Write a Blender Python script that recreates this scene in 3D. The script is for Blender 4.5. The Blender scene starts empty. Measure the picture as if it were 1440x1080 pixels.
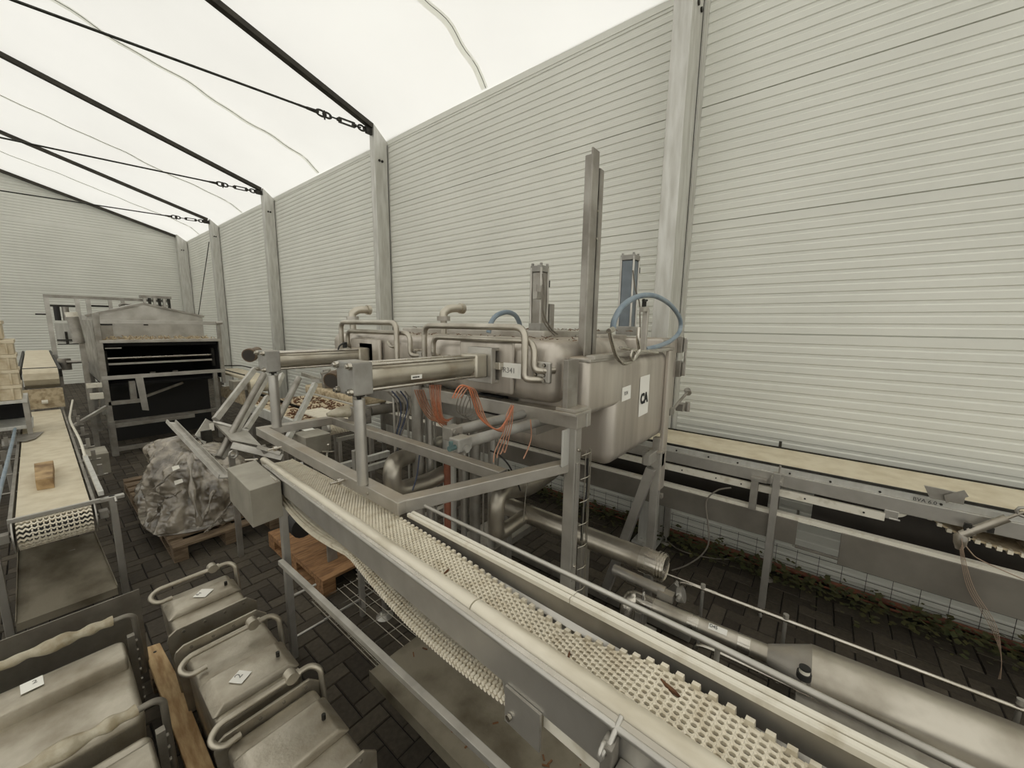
import bpy, bmesh, math, random
from mathutils import Vector, Matrix, noise
random.seed(7)
SC = bpy.context.scene
COL = SC.collection
# ---------------------------------------------------------------- camera
def _u(v):
    return Vector(v).normalized()
F, CX, CY, H = 541.0, 720.0, 540.0, 2.1
_nad = _u((668 - CX, 4130 - CY, F))
_yw = _u((45 - CX, 449 - CY, F))
_zw = -_nad
_yw = (_yw - _zw * _yw.dot(_zw)).normalized()
_xw = _yw.cross(_zw)
CAM = Vector((0, 0, H))
def ray(px, py):
    c = Vector(((px - CX) / F, (py - CY) / F, 1.0))
    return Vector((_xw.dot(c), _yw.dot(c), _zw.dot(c)))
def P(px, py, ax, val):
    """the place on the plane ax = val that is seen at a pixel"""
    r = ray(px, py); i = 'xyz'.index(ax)
    return CAM + r * ((val - CAM[i]) / r[i])
_r = Vector((_xw.x, _yw.x, _zw.x)); _d = Vector((_xw.y, _yw.y, _zw.y)); _f = Vector((_xw.z, _yw.z, _zw.z))
cam = bpy.data.cameras.new('camera'); co = bpy.data.objects.new('camera', cam); COL.objects.link(co)
cam.sensor_width = 36.0; cam.lens = F / 1440 * 36; cam.clip_start = 0.02; cam.clip_end = 200
m = Matrix((_r, -_d, -_f)).transposed().to_4x4(); m.translation = CAM
co.matrix_world = m
SC.camera = co
SC.view_settings.view_transform = 'Standard'
SC.view_settings.look = 'None'
SC.view_settings.gamma = 1.0
SC.view_settings.use_curve_mapping = False
SC.view_settings.exposure = 0.0
# ---------------------------------------------------------------- materials
def _nt(name):
    mt = bpy.data.materials.new(name); mt.use_nodes = True
    nt = mt.node_tree; b = nt.nodes['Principled BSDF']
    return mt, nt, b
def rgb(c):
    """sRGB 0..255 to linear"""
    o = []
    for x in c:
        x /= 255.0
        o.append(x / 12.92 if x <= 0.04045 else ((x + 0.055) / 1.055) ** 2.4)
    return (*o, 1.0)
def mat(name, c, rough=0.5, metal=0.0, c2=None, scale=6.0, lo=0.35, hi=0.65, bump=0.0, bscale=60.0, stretch=(1, 1, 1), rvar=0.0, detail=6.0, spec=None, top=None, topamt=0.6):
    """procedural surface: two tones mixed by noise, optional dust lying on upward faces, bump"""
    mt, nt, b = _nt(name)
    N, L = nt.nodes.new, nt.links.new
    b.inputs['Metallic'].default_value = metal
    b.inputs['Roughness'].default_value = rough
    if spec is not None:
        b.inputs['Specular IOR Level'].default_value = spec
    tc = N('ShaderNodeTexCoord'); mp = N('ShaderNodeMapping'); mp.inputs['Scale'].default_value = stretch
    L(tc.outputs['Object'], mp.inputs['Vector'])
    nz = N('ShaderNodeTexNoise'); nz.inputs['Scale'].default_value = scale; nz.inputs['Detail'].default_value = detail
    L(mp.outputs['Vector'], nz.inputs['Vector'])
    mr = N('ShaderNodeMapRange'); mr.inputs['From Min'].default_value = lo; mr.inputs['From Max'].default_value = hi
    L(nz.outputs['Fac'], mr.inputs['Value'])
    mx = N('ShaderNodeMix'); mx.data_type = 'RGBA'
    mx.inputs['A'].default_value = rgb(c); mx.inputs['B'].default_value = rgb(c2 or c)
    L(mr.outputs['Result'], mx.inputs['Factor'])
    out = mx.outputs['Result']
    if top:
        ge = N('ShaderNodeNewGeometry'); sp = N('ShaderNodeSeparateXYZ'); L(ge.outputs['Normal'], sp.inputs['Vector'])
        m2 = N('ShaderNodeMapRange'); m2.inputs['From Min'].default_value = 0.75; m2.inputs['From Max'].default_value = 0.98
        L(sp.outputs['Z'], m2.inputs['Value'])
        n2 = N('ShaderNodeTexNoise'); n2.inputs['Scale'].default_value = 9.0; n2.inputs['Detail'].default_value = 8.0
        L(tc.outputs['Object'], n2.inputs['Vector'])
        m3 = N('ShaderNodeMapRange'); m3.inputs['From Min'].default_value = 0.3; m3.inputs['From Max'].default_value = 0.6
        L(n2.outputs['Fac'], m3.inputs['Value'])
        mu = N('ShaderNodeMath'); mu.operation = 'MULTIPLY'; L(m2.outputs['Result'], mu.inputs[0]); L(m3.outputs['Result'], mu.inputs[1])
        mv = N('ShaderNodeMath'); mv.operation = 'MULTIPLY'; L(mu.outputs[0], mv.inputs[0]); mv.inputs[1].default_value = topamt
        mk = N('ShaderNodeMix'); mk.data_type = 'RGBA'; L(mv.outputs[0], mk.inputs['Factor']); L(out, mk.inputs['A']); mk.inputs['B'].default_value = rgb(top)
        out = mk.outputs['Result']
        if metal > 0:
            ms = N('ShaderNodeMath'); ms.operation = 'MULTIPLY_ADD'; L(mv.outputs[0], ms.inputs[0]); ms.inputs[1].default_value = -metal; ms.inputs[2].default_value = metal
            L(ms.outputs[0], b.inputs['Metallic'])
    L(out, b.inputs['Base Color'])
    if rvar:
        r = N('ShaderNodeMapRange'); r.inputs['To Min'].default_value = max(0.05, rough - rvar); r.inputs['To Max'].default_value = min(1, rough + rvar)
        L(nz.outputs['Fac'], r.inputs['Value']); r.inputs['From Min'].default_value = 0.3; r.inputs['From Max'].default_value = 0.7
        L(r.outputs['Result'], b.inputs['Roughness'])
    if bump:
        bn = N('ShaderNodeTexNoise'); bn.inputs['Scale'].default_value = bscale; bn.inputs['Detail'].default_value = 4
        L(mp.outputs['Vector'], bn.inputs['Vector'])
        bp = N('ShaderNodeBump'); bp.inputs['Strength'].default_value = bump; bp.inputs['Distance'].default_value = 0.01
        L(bn.outputs['Fac'], bp.inputs['Height']); L(bp.outputs['Normal'], b.inputs['Normal'])
    return mt
TAN = (150, 136, 112)
M = {}
M['steel'] = mat('brushed steel', (196, 193, 186), 0.4, 0.75, (172, 168, 160), 5, rvar=0.1, bump=0.04, bscale=40)
M['steel_dust'] = mat('dusty steel', (190, 186, 178), 0.45, 0.7, (162, 156, 146), 5, rvar=0.1, bump=0.05, top=TAN)
M['steel_dark'] = mat('weathered steel', (168, 164, 156), 0.48, 0.7, (140, 135, 126), 7, rvar=0.1, bump=0.05)
M['vat'] = mat('streaked vat steel', (200, 193, 183), 0.42, 0.66, (172, 164, 153), 3, stretch=(3, 3, 0.35), rvar=0.08, top=(134, 118, 94), topamt=0.9)
M['pipe'] = mat('satin pipe steel', (194, 188, 176), 0.36, 0.9, (160, 153, 140), 5, rvar=0.06, top=(160, 150, 130), topamt=0.15)
M['bright'] = mat('bright steel', (205, 200, 190), 0.25, 0.95, (180, 174, 162), 8, rvar=0.08)
M['zinc'] = mat('aluminium section', (205, 204, 198), 0.45, 0.45, (186, 184, 176), 5, stretch=(4, 4, 0.6), rvar=0.1, bump=0.03)
M['alu'] = mat('aluminium bar', (202, 199, 192), 0.42, 0.7, (172, 168, 160), 8, rvar=0.1, top=(186, 180, 166), topamt=0.3)
M['mould'] = mat('cast mould metal', (186, 179, 164), 0.42, 0.75, (140, 131, 114), 5, 0.38, 0.68, rvar=0.12, bump=0.12, bscale=90)
M['mould_dark'] = mat('dull mould metal', (150, 145, 134), 0.5, 0.7, (118, 112, 102), 5, rvar=0.1, bump=0.08)
M['greyblock'] = mat('grey cylinder block', (164, 162, 156), 0.55, 0.3, (136, 133, 126), 9, bump=0.1, top=(150, 142, 124))
M['barrel'] = mat('stained cylinder barrel', (190, 184, 170), 0.38, 0.75, (142, 128, 106), 7, 0.45, 0.75, rvar=0.1, top=TAN, topamt=0.4)
M['greybox'] = mat('grey sheet box', (176, 171, 158), 0.5, 0.6, (150, 145, 132), 6, bump=0.05)
M['belt'] = mat('cream belt plastic', (212, 202, 178), 0.6, 0, (192, 179, 152), 9, 0.4, 0.75, bump=0.1, bscale=150)
M['crate'] = mat('cream crate plastic', (214, 202, 176), 0.6, 0, (176, 156, 122), 9, 0.45, 0.72, bump=0.1)
M['belt_white'] = mat('ivory belt plastic', (226, 218, 199), 0.5, 0, (200, 188, 164), 25, 0.5, 0.75)
M['belt_dirty'] = mat('soiled belt plastic', (196, 180, 150), 0.7, 0, (140, 120, 92), 16, 0.45, 0.7, bump=0.25, bscale=120)
M['white_plastic'] = mat('white guide plastic', (222, 217, 203), 0.45, 0, (186, 176, 154), 20, 0.55, 0.8, bump=0.05)
M['wood_block'] = mat('sawn block wood', (182, 154, 112), 0.75, 0, (122, 96, 64), 9, 0.4, 0.65, bump=0.2)
M['wood'] = mat('weathered pallet wood', (132, 113, 90), 0.8, 0, (92, 76, 58), 10, stretch=(1, 6, 6), bump=0.3)
M['wood_light'] = mat('pale board wood', (206, 178, 134), 0.7, 0, (160, 126, 84), 7, stretch=(6, 1, 6), bump=0.2)
M['wood_orange'] = mat('orange pallet wood', (166, 126, 86), 0.8, 0, (122, 88, 58), 9, stretch=(1, 5, 5), bump=0.3)
M['rubber'] = mat('black rubber', (34, 33, 31), 0.6)
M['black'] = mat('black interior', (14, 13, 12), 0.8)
M['darkmetal'] = mat('dark fitting metal', (62, 60, 54), 0.5, 0.6, (40, 38, 34), 20)
M['hose'] = mat('blue grey hose', (118, 134, 146), 0.5, 0, (140, 152, 160), 12)
M['blue_fit'] = mat('teal fitting', (92, 118, 116), 0.5, 0.1, (70, 90, 90), 20)
M['blue_grey'] = mat('blue grey profile', (122, 130, 136), 0.45, 0.3, (104, 112, 118), 8)
M['orange'] = mat('orange air tube', (192, 116, 80), 0.45, 0, (168, 100, 68), 12)
M['pink'] = mat('faded red air tube', (176, 130, 104), 0.5, 0, (150, 104, 80), 12)
M['navy'] = mat('blue cable', (58, 66, 88), 0.5)
M['string'] = mat('faded string', (158, 136, 116), 0.7)
M['grey_cable'] = mat('grey cable', (120, 114, 104), 0.55)
M['red_pipe'] = mat('rusty red pipe', (134, 80, 58), 0.65, 0, (100, 58, 42), 14, bump=0.1)
M['paper'] = mat('white paper', (232, 230, 222), 0.8)
M['ink'] = mat('black ink', (26, 26, 26), 0.7)
M['ink_soft'] = mat('pencil ink', (132, 130, 126), 0.8)
M['leaf'] = mat('weed leaf', (62, 70, 36), 0.6, 0, (92, 88, 50), 20)
M['leaf_dry'] = mat('dry leaf', (110, 74, 44), 0.8, 0, (80, 50, 30), 20)
M['wire'] = mat('galvanised wire', (170, 165, 152), 0.35, 0.9)
M['rafter'] = mat('shade toned roof beam', (60, 56, 46), 0.6, 0.3, (44, 40, 32), 6)  # backlit shade of the roof beams is painted into this base colour
M['cable'] = mat('dark steel rope', (66, 66, 60), 0.5, 0.7, (44, 44, 40), 40)
M['floor_grout'] = mat('sand joint', (26, 23, 19), 0.95)
M['film'] = mat('cloudy stretch film', (158, 149, 134), 0.18, 0.0, (92, 84, 72), 7, 0.38, 0.62, stretch=(1, 1, .45), bump=0.25, bscale=30, spec=1.0)
M['rag'] = mat('grubby film wrap', (190, 183, 164), 0.42, 0, (150, 138, 112), 14, bump=0.5, bscale=40)
M['tag'] = mat('white tape', (226, 222, 210), 0.6)
M['rust_steel'] = mat('browned steel', (126, 108, 88), 0.5, 0.6, (92, 74, 56), 12)
M['worn_guide'] = mat('worn guide cover', (218, 211, 194), 0.36, 0.2, (180, 170, 148), 16, 0.5, 0.75, stretch=(1, .25, 1), bump=0.06)
M['dirty_sheet'] = mat('dirty tray sheet', (128, 121, 105), 0.55, 0.35, (88, 80, 64), 5, 0.4, 0.68, bump=0.12)
M['brown_panel'] = mat('dark brown panel', (66, 60, 53), 0.6, 0.1, (54, 49, 43), 5)
M['panel_grey'] = mat('grey guard sheet', (136, 131, 122), 0.45, 0.5, (118, 113, 104), 4)
# wall sheet
M['wall'] = mat('cream wall sheet', (222, 222, 213), 0.55, 0.0, (216, 216, 207), 1.2, spec=0.35)
# paver
def paver_mat():
    mt, nt, b = _nt('brown concrete paver'); N, L = nt.nodes.new, nt.links.new
    at = N('ShaderNodeAttribute'); at.attribute_name = 'tint'
    rp = N('ShaderNodeValToRGB'); rp.color_ramp.elements[0].color = rgb((60, 54, 46)); rp.color_ramp.elements[1].color = rgb((86, 79, 68))
    L(at.outputs['Fac'], rp.inputs['Fac'])
    tc = N('ShaderNodeTexCoord'); nz = N('ShaderNodeTexNoise'); nz.inputs['Scale'].default_value = 40; nz.inputs['Detail'].default_value = 8
    L(tc.outputs['Object'], nz.inputs['Vector'])
    n2 = N('ShaderNodeTexNoise'); n2.inputs['Scale'].default_value = 1.3; n2.inputs['Detail'].default_value = 5; L(tc.outputs['Object'], n2.inputs['Vector'])
    ad = N('ShaderNodeMath'); ad.operation = 'ADD'; L(nz.outputs['Fac'], ad.inputs[0]); L(n2.outputs['Fac'], ad.inputs[1])
    mr = N('ShaderNodeMapRange'); mr.inputs['From Min'].default_value = 0.6; mr.inputs['From Max'].default_value = 1.4; mr.inputs['To Min'].default_value = 0.6; mr.inputs['To Max'].default_value = 1.3
    L(ad.outputs[0], mr.inputs['Value'])
    mx = N('ShaderNodeMix'); mx.data_type = 'RGBA'; mx.blend_type = 'MULTIPLY'; mx.inputs['Factor'].default_value = 1
    L(rp.outputs['Color'], mx.inputs['A']); L(mr.outputs['Result'], mx.inputs['B'])
    L(mx.outputs['Result'], b.inputs['Base Color']); b.inputs['Roughness'].default_value = 0.8; b.inputs['Specular IOR Level'].default_value = 0.3
    bp = N('ShaderNodeBump'); bp.inputs['Strength'].default_value = 0.3; bp.inputs['Distance'].default_value = 0.004
    L(nz.outputs['Fac'], bp.inputs['Height']); L(bp.outputs['Normal'], b.inputs['Normal'])
    return mt
M['paver'] = paver_mat()
def membrane(name, t, c=(0.935, 0.93, 0.885)):
    mt = bpy.data.materials.new(name); mt.use_nodes = True; nt = mt.node_tree; nt.nodes.clear(); N, L = nt.nodes.new, nt.links.new
    o = N('ShaderNodeOutputMaterial'); tr = N('ShaderNodeBsdfTranslucent'); df = N('ShaderNodeBsdfDiffuse'); mx = N('ShaderNodeMixShader')
    tc = N('ShaderNodeTexCoord'); nz = N('ShaderNodeTexNoise'); nz.inputs['Scale'].default_value = 0.5; nz.inputs['Detail'].default_value = 5
    L(tc.outputs['Object'], nz.inputs['Vector'])
    cr = N('ShaderNodeMapRange'); cr.inputs['From Min'].default_value = 0.3; cr.inputs['From Max'].default_value = 0.7; cr.inputs['To Min'].default_value = 0.93; cr.inputs['To Max'].default_value = 1.0
    L(nz.outputs['Fac'], cr.inputs['Value'])
    mc = N('ShaderNodeMix'); mc.data_type = 'RGBA'; mc.blend_type = 'MULTIPLY'; mc.inputs['Factor'].default_value = 1; mc.inputs['A'].default_value = (*c, 1)
    L(cr.outputs['Result'], mc.inputs['B']); L(mc.outputs['Result'], tr.inputs['Color'])
    df.inputs['Color'].default_value = (0.8, 0.8, 0.77, 1)
    mx.inputs[0].default_value = t; L(df.outputs[0], mx.inputs[1]); L(tr.outputs[0], mx.inputs[2]); L(mx.outputs[0], o.inputs['Surface'])
    return mt
M['membrane'] = membrane('white roof membrane', 0.55)
M['fill_membrane'] = membrane('fill light side membrane', 0.62)  # for the unseen walls, translucency added as fill light
M['seam'] = membrane('doubled roof membrane', 0.72, (0.92, 0.92, 0.85))
# ---------------------------------------------------------------- mesh builder
class MB:
    def __init__(s): s.v = []; s.f = []; s.sm = []
    def add(s, vs, fs, smooth=False):
        o = len(s.v); s.v += [Vector(v) for v in vs]
        for f in fs: s.f.append([o + i for i in f]); s.sm.append(smooth)
        return s
    def box(s, lo, hi):
        (a, b, c), (d, e, f) = lo, hi
        if a > d: a, d = d, a
        if b > e: b, e = e, b
        if c > f: c, f = f, c
        return s.add([(a, b, c), (d, b, c), (d, e, c), (a, e, c), (a, b, f), (d, b, f), (d, e, f), (a, e, f)],
                     [(3, 2, 1, 0), (4, 5, 6, 7), (0, 1, 5, 4), (1, 2, 6, 5), (2, 3, 7, 6), (3, 0, 4, 7)])
    def bar(s, p, q, w, h, up=(0, 0, 1)):
        """rectangular bar from p to q, w sideways and h along up"""
        p, q = Vector(p), Vector(q); t = (q - p).normalized(); up = Vector(up)
        if abs(t.dot(up)) > 0.98: up = Vector((0, 1, 0))
        sd = t.cross(up).normalized(); u = sd.cross(t).normalized()
        vs = []
        for c in (p, q):
            for a, b in ((-1, -1), (1, -1), (1, 1), (-1, 1)): vs.append(c + sd * (a * w / 2) + u * (b * h / 2))
        return s.add(vs, [(3, 2, 1, 0), (4, 5, 6, 7), (0, 1, 5, 4), (1, 2, 6, 5), (2, 3, 7, 6), (3, 0, 4, 7)])
    def sweep(s, p, q, prof, up=(0, 0, 1), closed=True, smooth=False):
        """profile (a sideways, b along up) swept from p to q"""
        p, q = Vector(p), Vector(q); t = (q - p).normalized(); up = Vector(up)
        if abs(t.dot(up)) > 0.98: up = Vector((0, 1, 0))
        sd = t.cross(up).normalized(); u = sd.cross(t).normalized(); n = len(prof)
        vs = [c + sd * a + u * b for c in (p, q) for a, b in prof]
        fs = [(i, (i + 1) % n, n + (i + 1) % n, n + i) for i in range(n if closed else n - 1)]
        s.add(vs, fs, smooth)
        if closed:
            s.add(vs, [tuple(range(n - 1, -1, -1)), tuple(range(n, 2 * n))])
        return s
    def tube(s, pts, r, seg=12, fillet=0.0, fs=5, caps=True, closed=False):
        pts = [Vector(p) for p in pts]
        if fillet and len(pts) > 2:
            np = [pts[0]]
            for i in range(1, len(pts) - 1):
                a, b, c = pts[i - 1], pts[i], pts[i + 1]
                d1 = min(fillet, (a - b).length * .48); d2 = min(fillet, (c - b).length * .48); d = min(d1, d2)
                p0 = b + (a - b).normalized() * d; p1 = b + (c - b).normalized() * d
                for k in range(fs + 1):
                    t = k / fs; np.append(p0 * (1 - t) ** 2 + b * 2 * t * (1 - t) + p1 * t * t)
            np.append(pts[-1]); pts = np
        n = len(pts); rs = r if isinstance(r, (list, tuple)) else [r] * n
        if len(rs) != n: rs = [rs[0]] * n
        vs = []; t0 = (pts[1] - pts[0]).normalized(); up = Vector((0, 0, 1)) if abs(t0.z) < .9 else Vector((1, 0, 0))
        nrm = t0.cross(up).normalized()
        for i in range(n):
            if closed: t = (pts[(i + 1) % n] - pts[i - 1]).normalized()
            else: t = (pts[min(i + 1, n - 1)] - pts[max(i - 1, 0)]).normalized()
            nrm = (nrm - t * nrm.dot(t)).normalized(); b = t.cross(nrm)
            for k in range(seg):
                a = 2 * math.pi * k / seg; vs.append(pts[i] + (nrm * math.cos(a) + b * math.sin(a)) * rs[i])
        f = []
        for i in range(n if closed else n - 1):
            j = (i + 1) % n
            for k in range(seg):
                k2 = (k + 1) % seg; f.append((i * seg + k, i * seg + k2, j * seg + k2, j * seg + k))
        s.add(vs, f, True)
        if caps and not closed:
            s.add([vs[k] for k in range(seg)], [tuple(range(seg - 1, -1, -1))]); s.add([vs[(n - 1) * seg + k] for k in range(seg)], [tuple(range(seg))])
        return s
    def cyl(s, p, q, r, seg=16, r2=None):
        return s.tube([p, q], [r, r if r2 is None else r2], seg)
    def rings(s, rings, smooth=True, closed_ring=True, cap=True):
        n = len(rings[0]); vs = [v for r in rings for v in r]; f = []
        for i in range(len(rings) - 1):
            for k in range(n if closed_ring else n - 1):
                k2 = (k + 1) % n; f.append((i * n + k, i * n + k2, (i + 1) * n + k2, (i + 1) * n + k))
        s.add(vs, f, smooth)
        if cap and closed_ring:
            s.add(rings[0], [tuple(range(n - 1, -1, -1))]); s.add(rings[-1], [tuple(range(n))])
        return s
    def poly(s, pts, vec):
        """flat outline given thickness vec"""
        pts = [Vector(p) for p in pts]; vec = Vector(vec); n = len(pts)
        vs = pts + [p + vec for p in pts]
        return s.add(vs, [tuple(range(n - 1, -1, -1)), tuple(range(n, 2 * n))] + [(i, (i + 1) % n, n + (i + 1) % n, n + i) for i in range(n)])
    def build(s, name, material, parent=None, bev=0.0, seg=2, loc=None):
        me = bpy.data.meshes.new(name)
        if parent is not None:
            o0 = Vector(parent['_o'])
        elif loc is not None: o0 = Vector(loc)
        else:
            xs = [v.x for v in s.v]; ys = [v.y for v in s.v]; zs = [v.z for v in s.v]
            o0 = Vector(((min(xs) + max(xs)) / 2, (min(ys) + max(ys)) / 2, min(zs)))
        me.from_pydata([v - o0 for v in s.v], [], s.f); me.update()
        me.polygons.foreach_set('use_smooth', s.sm)
        bm = bmesh.new(); bm.from_mesh(me); bmesh.ops.recalc_face_normals(bm, faces=bm.faces); bm.to_mesh(me); bm.free()
        o = bpy.data.objects.new(name, me); COL.objects.link(o)
        me.materials.append(M[material] if isinstance(material, str) else material)
        o['_o'] = o0
        if parent is not None: o.parent = parent
        else: o.location = o0
        if bev:
            b = o.modifiers.new('bevel', 'BEVEL'); b.width = bev; b.segments = seg; b.limit_method = 'ANGLE'; b.angle_limit = math.radians(40); b.harden_normals = False
            if seg > 2:
                for p in me.polygons: p.use_smooth = True
        # a part of a part is placed from its own part
        if parent is not None:
            o['_o'] = parent['_o']
        return o
def tag(o, label, cat, group=None, kind=None):
    if label: o['label'] = label
    if cat: o['category'] = cat
    if group: o['group'] = group
    if kind: o['kind'] = kind
    return o
def thing(name, label, cat, loc, group=None):
    o = bpy.data.objects.new(name, None); COL.objects.link(o); o.location = loc; o['_o'] = Vector(loc); o.empty_display_size = 0.1
    return tag(o, label, cat, group)
def copy_tree(o, parent=None):
    c = o.copy(); COL.objects.link(c); c.parent = parent
    for ch in list(o.children): copy_tree(ch, c)
    return c
def dup(o, delta, label):
    c = copy_tree(o); c.location = o.location + Vector(delta); c['label'] = label
    return c
def text(s, size, origin, xd, yd, material, parent, name='lettering', bold=0.0):
    cu = bpy.data.curves.new(name, 'FONT'); cu.body = s; cu.size = size; cu.extrude = 0.0004; cu.offset = bold
    t = bpy.data.objects.new('tmp', cu); COL.objects.link(t)
    dg = bpy.context.evaluated_depsgraph_get(); me = bpy.data.meshes.new_from_object(t.evaluated_get(dg))
    bpy.data.objects.remove(t); bpy.data.curves.remove(cu)
    xd = Vector(xd).normalized(); yd = Vector(yd); yd = (yd - xd * yd.dot(xd)).normalized(); zd = xd.cross(yd)
    mm = Matrix((xd, yd, zd)).transposed().to_4x4(); mm.translation = Vector(origin) - Vector(parent['_o'])
    me.transform(mm); me.name = name; me.materials.clear(); me.materials.append(M[material])
    o = bpy.data.objects.new(name, me); COL.objects.link(o); o.parent = parent; o['_o'] = parent['_o']
    return o
def sheet(c, xd, yd, w, h, th, name, material, parent):
    """a thin sheet lying at c, spanned by xd (w) and yd (h)"""
    xd = Vector(xd).normalized(); yd = Vector(yd); yd = (yd - xd * yd.dot(xd)).normalized(); c = Vector(c); n = xd.cross(yd)
    mb = MB(); mb.poly([c - xd * w / 2 - yd * h / 2, c + xd * w / 2 - yd * h / 2, c + xd * w / 2 + yd * h / 2, c - xd * w / 2 + yd * h / 2], n * th)
    return mb.build(name, material, parent)
V = Vector
# ================================================================ SETTING
XW, ZE, YB = 4.01, 5.06, 19.35
XR, YF, XL = -3.5, -5.0, -11.0
SL = 0.30
def zroof(x):
    if x > 3.75: return 5.07 + .85 * (XW - x)
    return 5.291 + SL * (3.75 - max(x, XR)) - SL * (max(x, XR) - x)
# floor: herringbone pavers 200 x 100 mm
def floor():
    a = 0.1045; g = 0.0026; c = 0.004; x0, x1, y0, y1 = -4.0, 4.0, -4.0, 19.3
    me = bpy.data.meshes.new('floor'); vs, fs, tint = [], [], []
    nx0, nx1, ny0, ny1 = int(x0 / a), int(x1 / a), int(y0 / a), int(y1 / a)
    vs += [(XL, YF, -.007), (XW + .1, YF, -.007), (XW + .1, YB + .1, -.007), (XL, YB + .1, -.007)]; fs.append((0, 1, 2, 3)); tint.append(0.5)
    mi = [1]
    ox, oy = 0.477 * 2.1 - 5 * a, 0.723 * 2.1 - 10 * a
    for i in range(nx0, nx1):
        for j in range(ny0, ny1):
            t = (i - j) % 4
            if t == 0: w, h = 2, 1
            elif t == 3: w, h = 1, 2
            else: continue
            xa, ya = i * a + g + ox % a, j * a + g + oy % a; xb, yb = xa + w * a - 2 * g, ya + h * a - 2 * g
            if xb > XW - .02: continue
            dz = random.uniform(-.002, .002); o = len(vs); tx, ty = random.uniform(-.002, .002), random.uniform(-.002, .002)
            vs += [(xa, ya, -.007), (xb, ya, -.007), (xb, yb, -.007), (xa, yb, -.007),
                   (xa + c, ya + c, dz), (xb - c, ya + c, dz + tx), (xb - c, yb - c, dz + tx + ty), (xa + c, yb - c, dz + ty)]
            fs += [(o + 4, o + 5, o + 6, o + 7), (o, o + 1, o + 5, o + 4), (o + 1, o + 2, o + 6, o + 5), (o + 2, o + 3, o + 7, o + 6), (o + 3, o, o + 4, o + 7)]
            r = random.random(); tint += [r] * 5; mi += [0] * 5
    me.from_pydata(vs, [], fs); me.update()
    at = me.attributes.new('tint', 'FLOAT', 'FACE'); at.data.foreach_set('value', tint)
    me.materials.append(M['paver']); me.materials.append(M['floor_grout']); me.polygons.foreach_set('material_index', mi)
    o = bpy.data.objects.new('floor', me); COL.objects.link(o); tag(o, 'dark brown herringbone concrete paver floor', None, kind='structure')
floor()
# ribbed sandwich-panel sheets: shallow grooves every 83 mm, a sharp joint every metre
def rib_profile(z0, z1):
    pr = []; k0 = 0.065; p = 1.0 / 12; i = math.floor((z0 - k0) / p)
    z = z0; pr.append((z0, 0.0))
    while True:
        zc = k0 + i * p
        if zc > z1 - .03: break
        if zc > z0 + .02:
            if i % 12 == 0: pr += [(zc - .005, 0.0), (zc - .004, .02), (zc + .004, .02), (zc + .005, 0.0)]
            else: pr += [(zc - .027, 0.0), (zc - .017, .008), (zc + .005, .008), (zc + .010, 0.0)]
        i += 1
    pr.append((z1, 0.0)); return pr
def ribbed(name, fn, z0, z1, label, m_='wall'):
    """fn(t, depth, z) -> point, t = 0..1 along the wall"""
    pr = rib_profile(z0, z1); mb = MB(); n = len(pr)
    vs = [fn(0, d, z) for z, d in pr] + [fn(1, d, z) for z, d in pr]
    mb.add(vs, [(i, i + 1, n + i + 1, n + i) for i in range(n - 1)])
    o = mb.build(name, m_, None, loc=(0, 0, 0)); tag(o, label, None, kind='structure'); return o
ribbed('wall_right', lambda t, d, z: V((XW + d, YF + (YB + .05 - YF) * t, z)), -0.02, ZE, 'long cream ribbed metal wall on the right')
def gable(name, y, sgn, label, m_='wall'):
    mb = MB()
    def half(z0, z1, xl, xr):
        pr = rib_profile(z0, z1); n = len(pr)
        vs = [V((xl(z), y + sgn * d, z)) for z, d in pr] + [V((xr(z), y + sgn * d, z)) for z, d in pr]
        mb.add(vs, [(i, i + 1, n + i + 1, n + i) for i in range(n - 1)])
    half(-.02, 5.06, lambda z: XL, lambda z: XW + .05)
    half(5.06, zroof(XR) + .05, lambda z: max(XL, XR - (zroof(XR) + .06 - z) / SL), lambda z: min(XW + .02, XR + (zroof(XR) + .06 - z) / SL))
    o = mb.build(name, m_, None, loc=(0, 0, 0)); tag(o, label, None, kind='structure')
gable('wall_back', YB, 1, 'cream ribbed gable wall at the far end')
gable('wall_front', YF, -1, 'unseen white tent gable behind the camera, made translucent for fill light', 'fill_membrane')  # out of view, lets in added light to brighten the hall
ribbed('wall_left', lambda t, d, z: V((XL - d, YF + (YB + .05 - YF) * t, z)), -0.02, ZE - .2, 'unseen white tent side wall on the far left, made translucent for fill light', 'fill_membrane')  # out of view too, translucent to add fill on machine and walls
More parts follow.
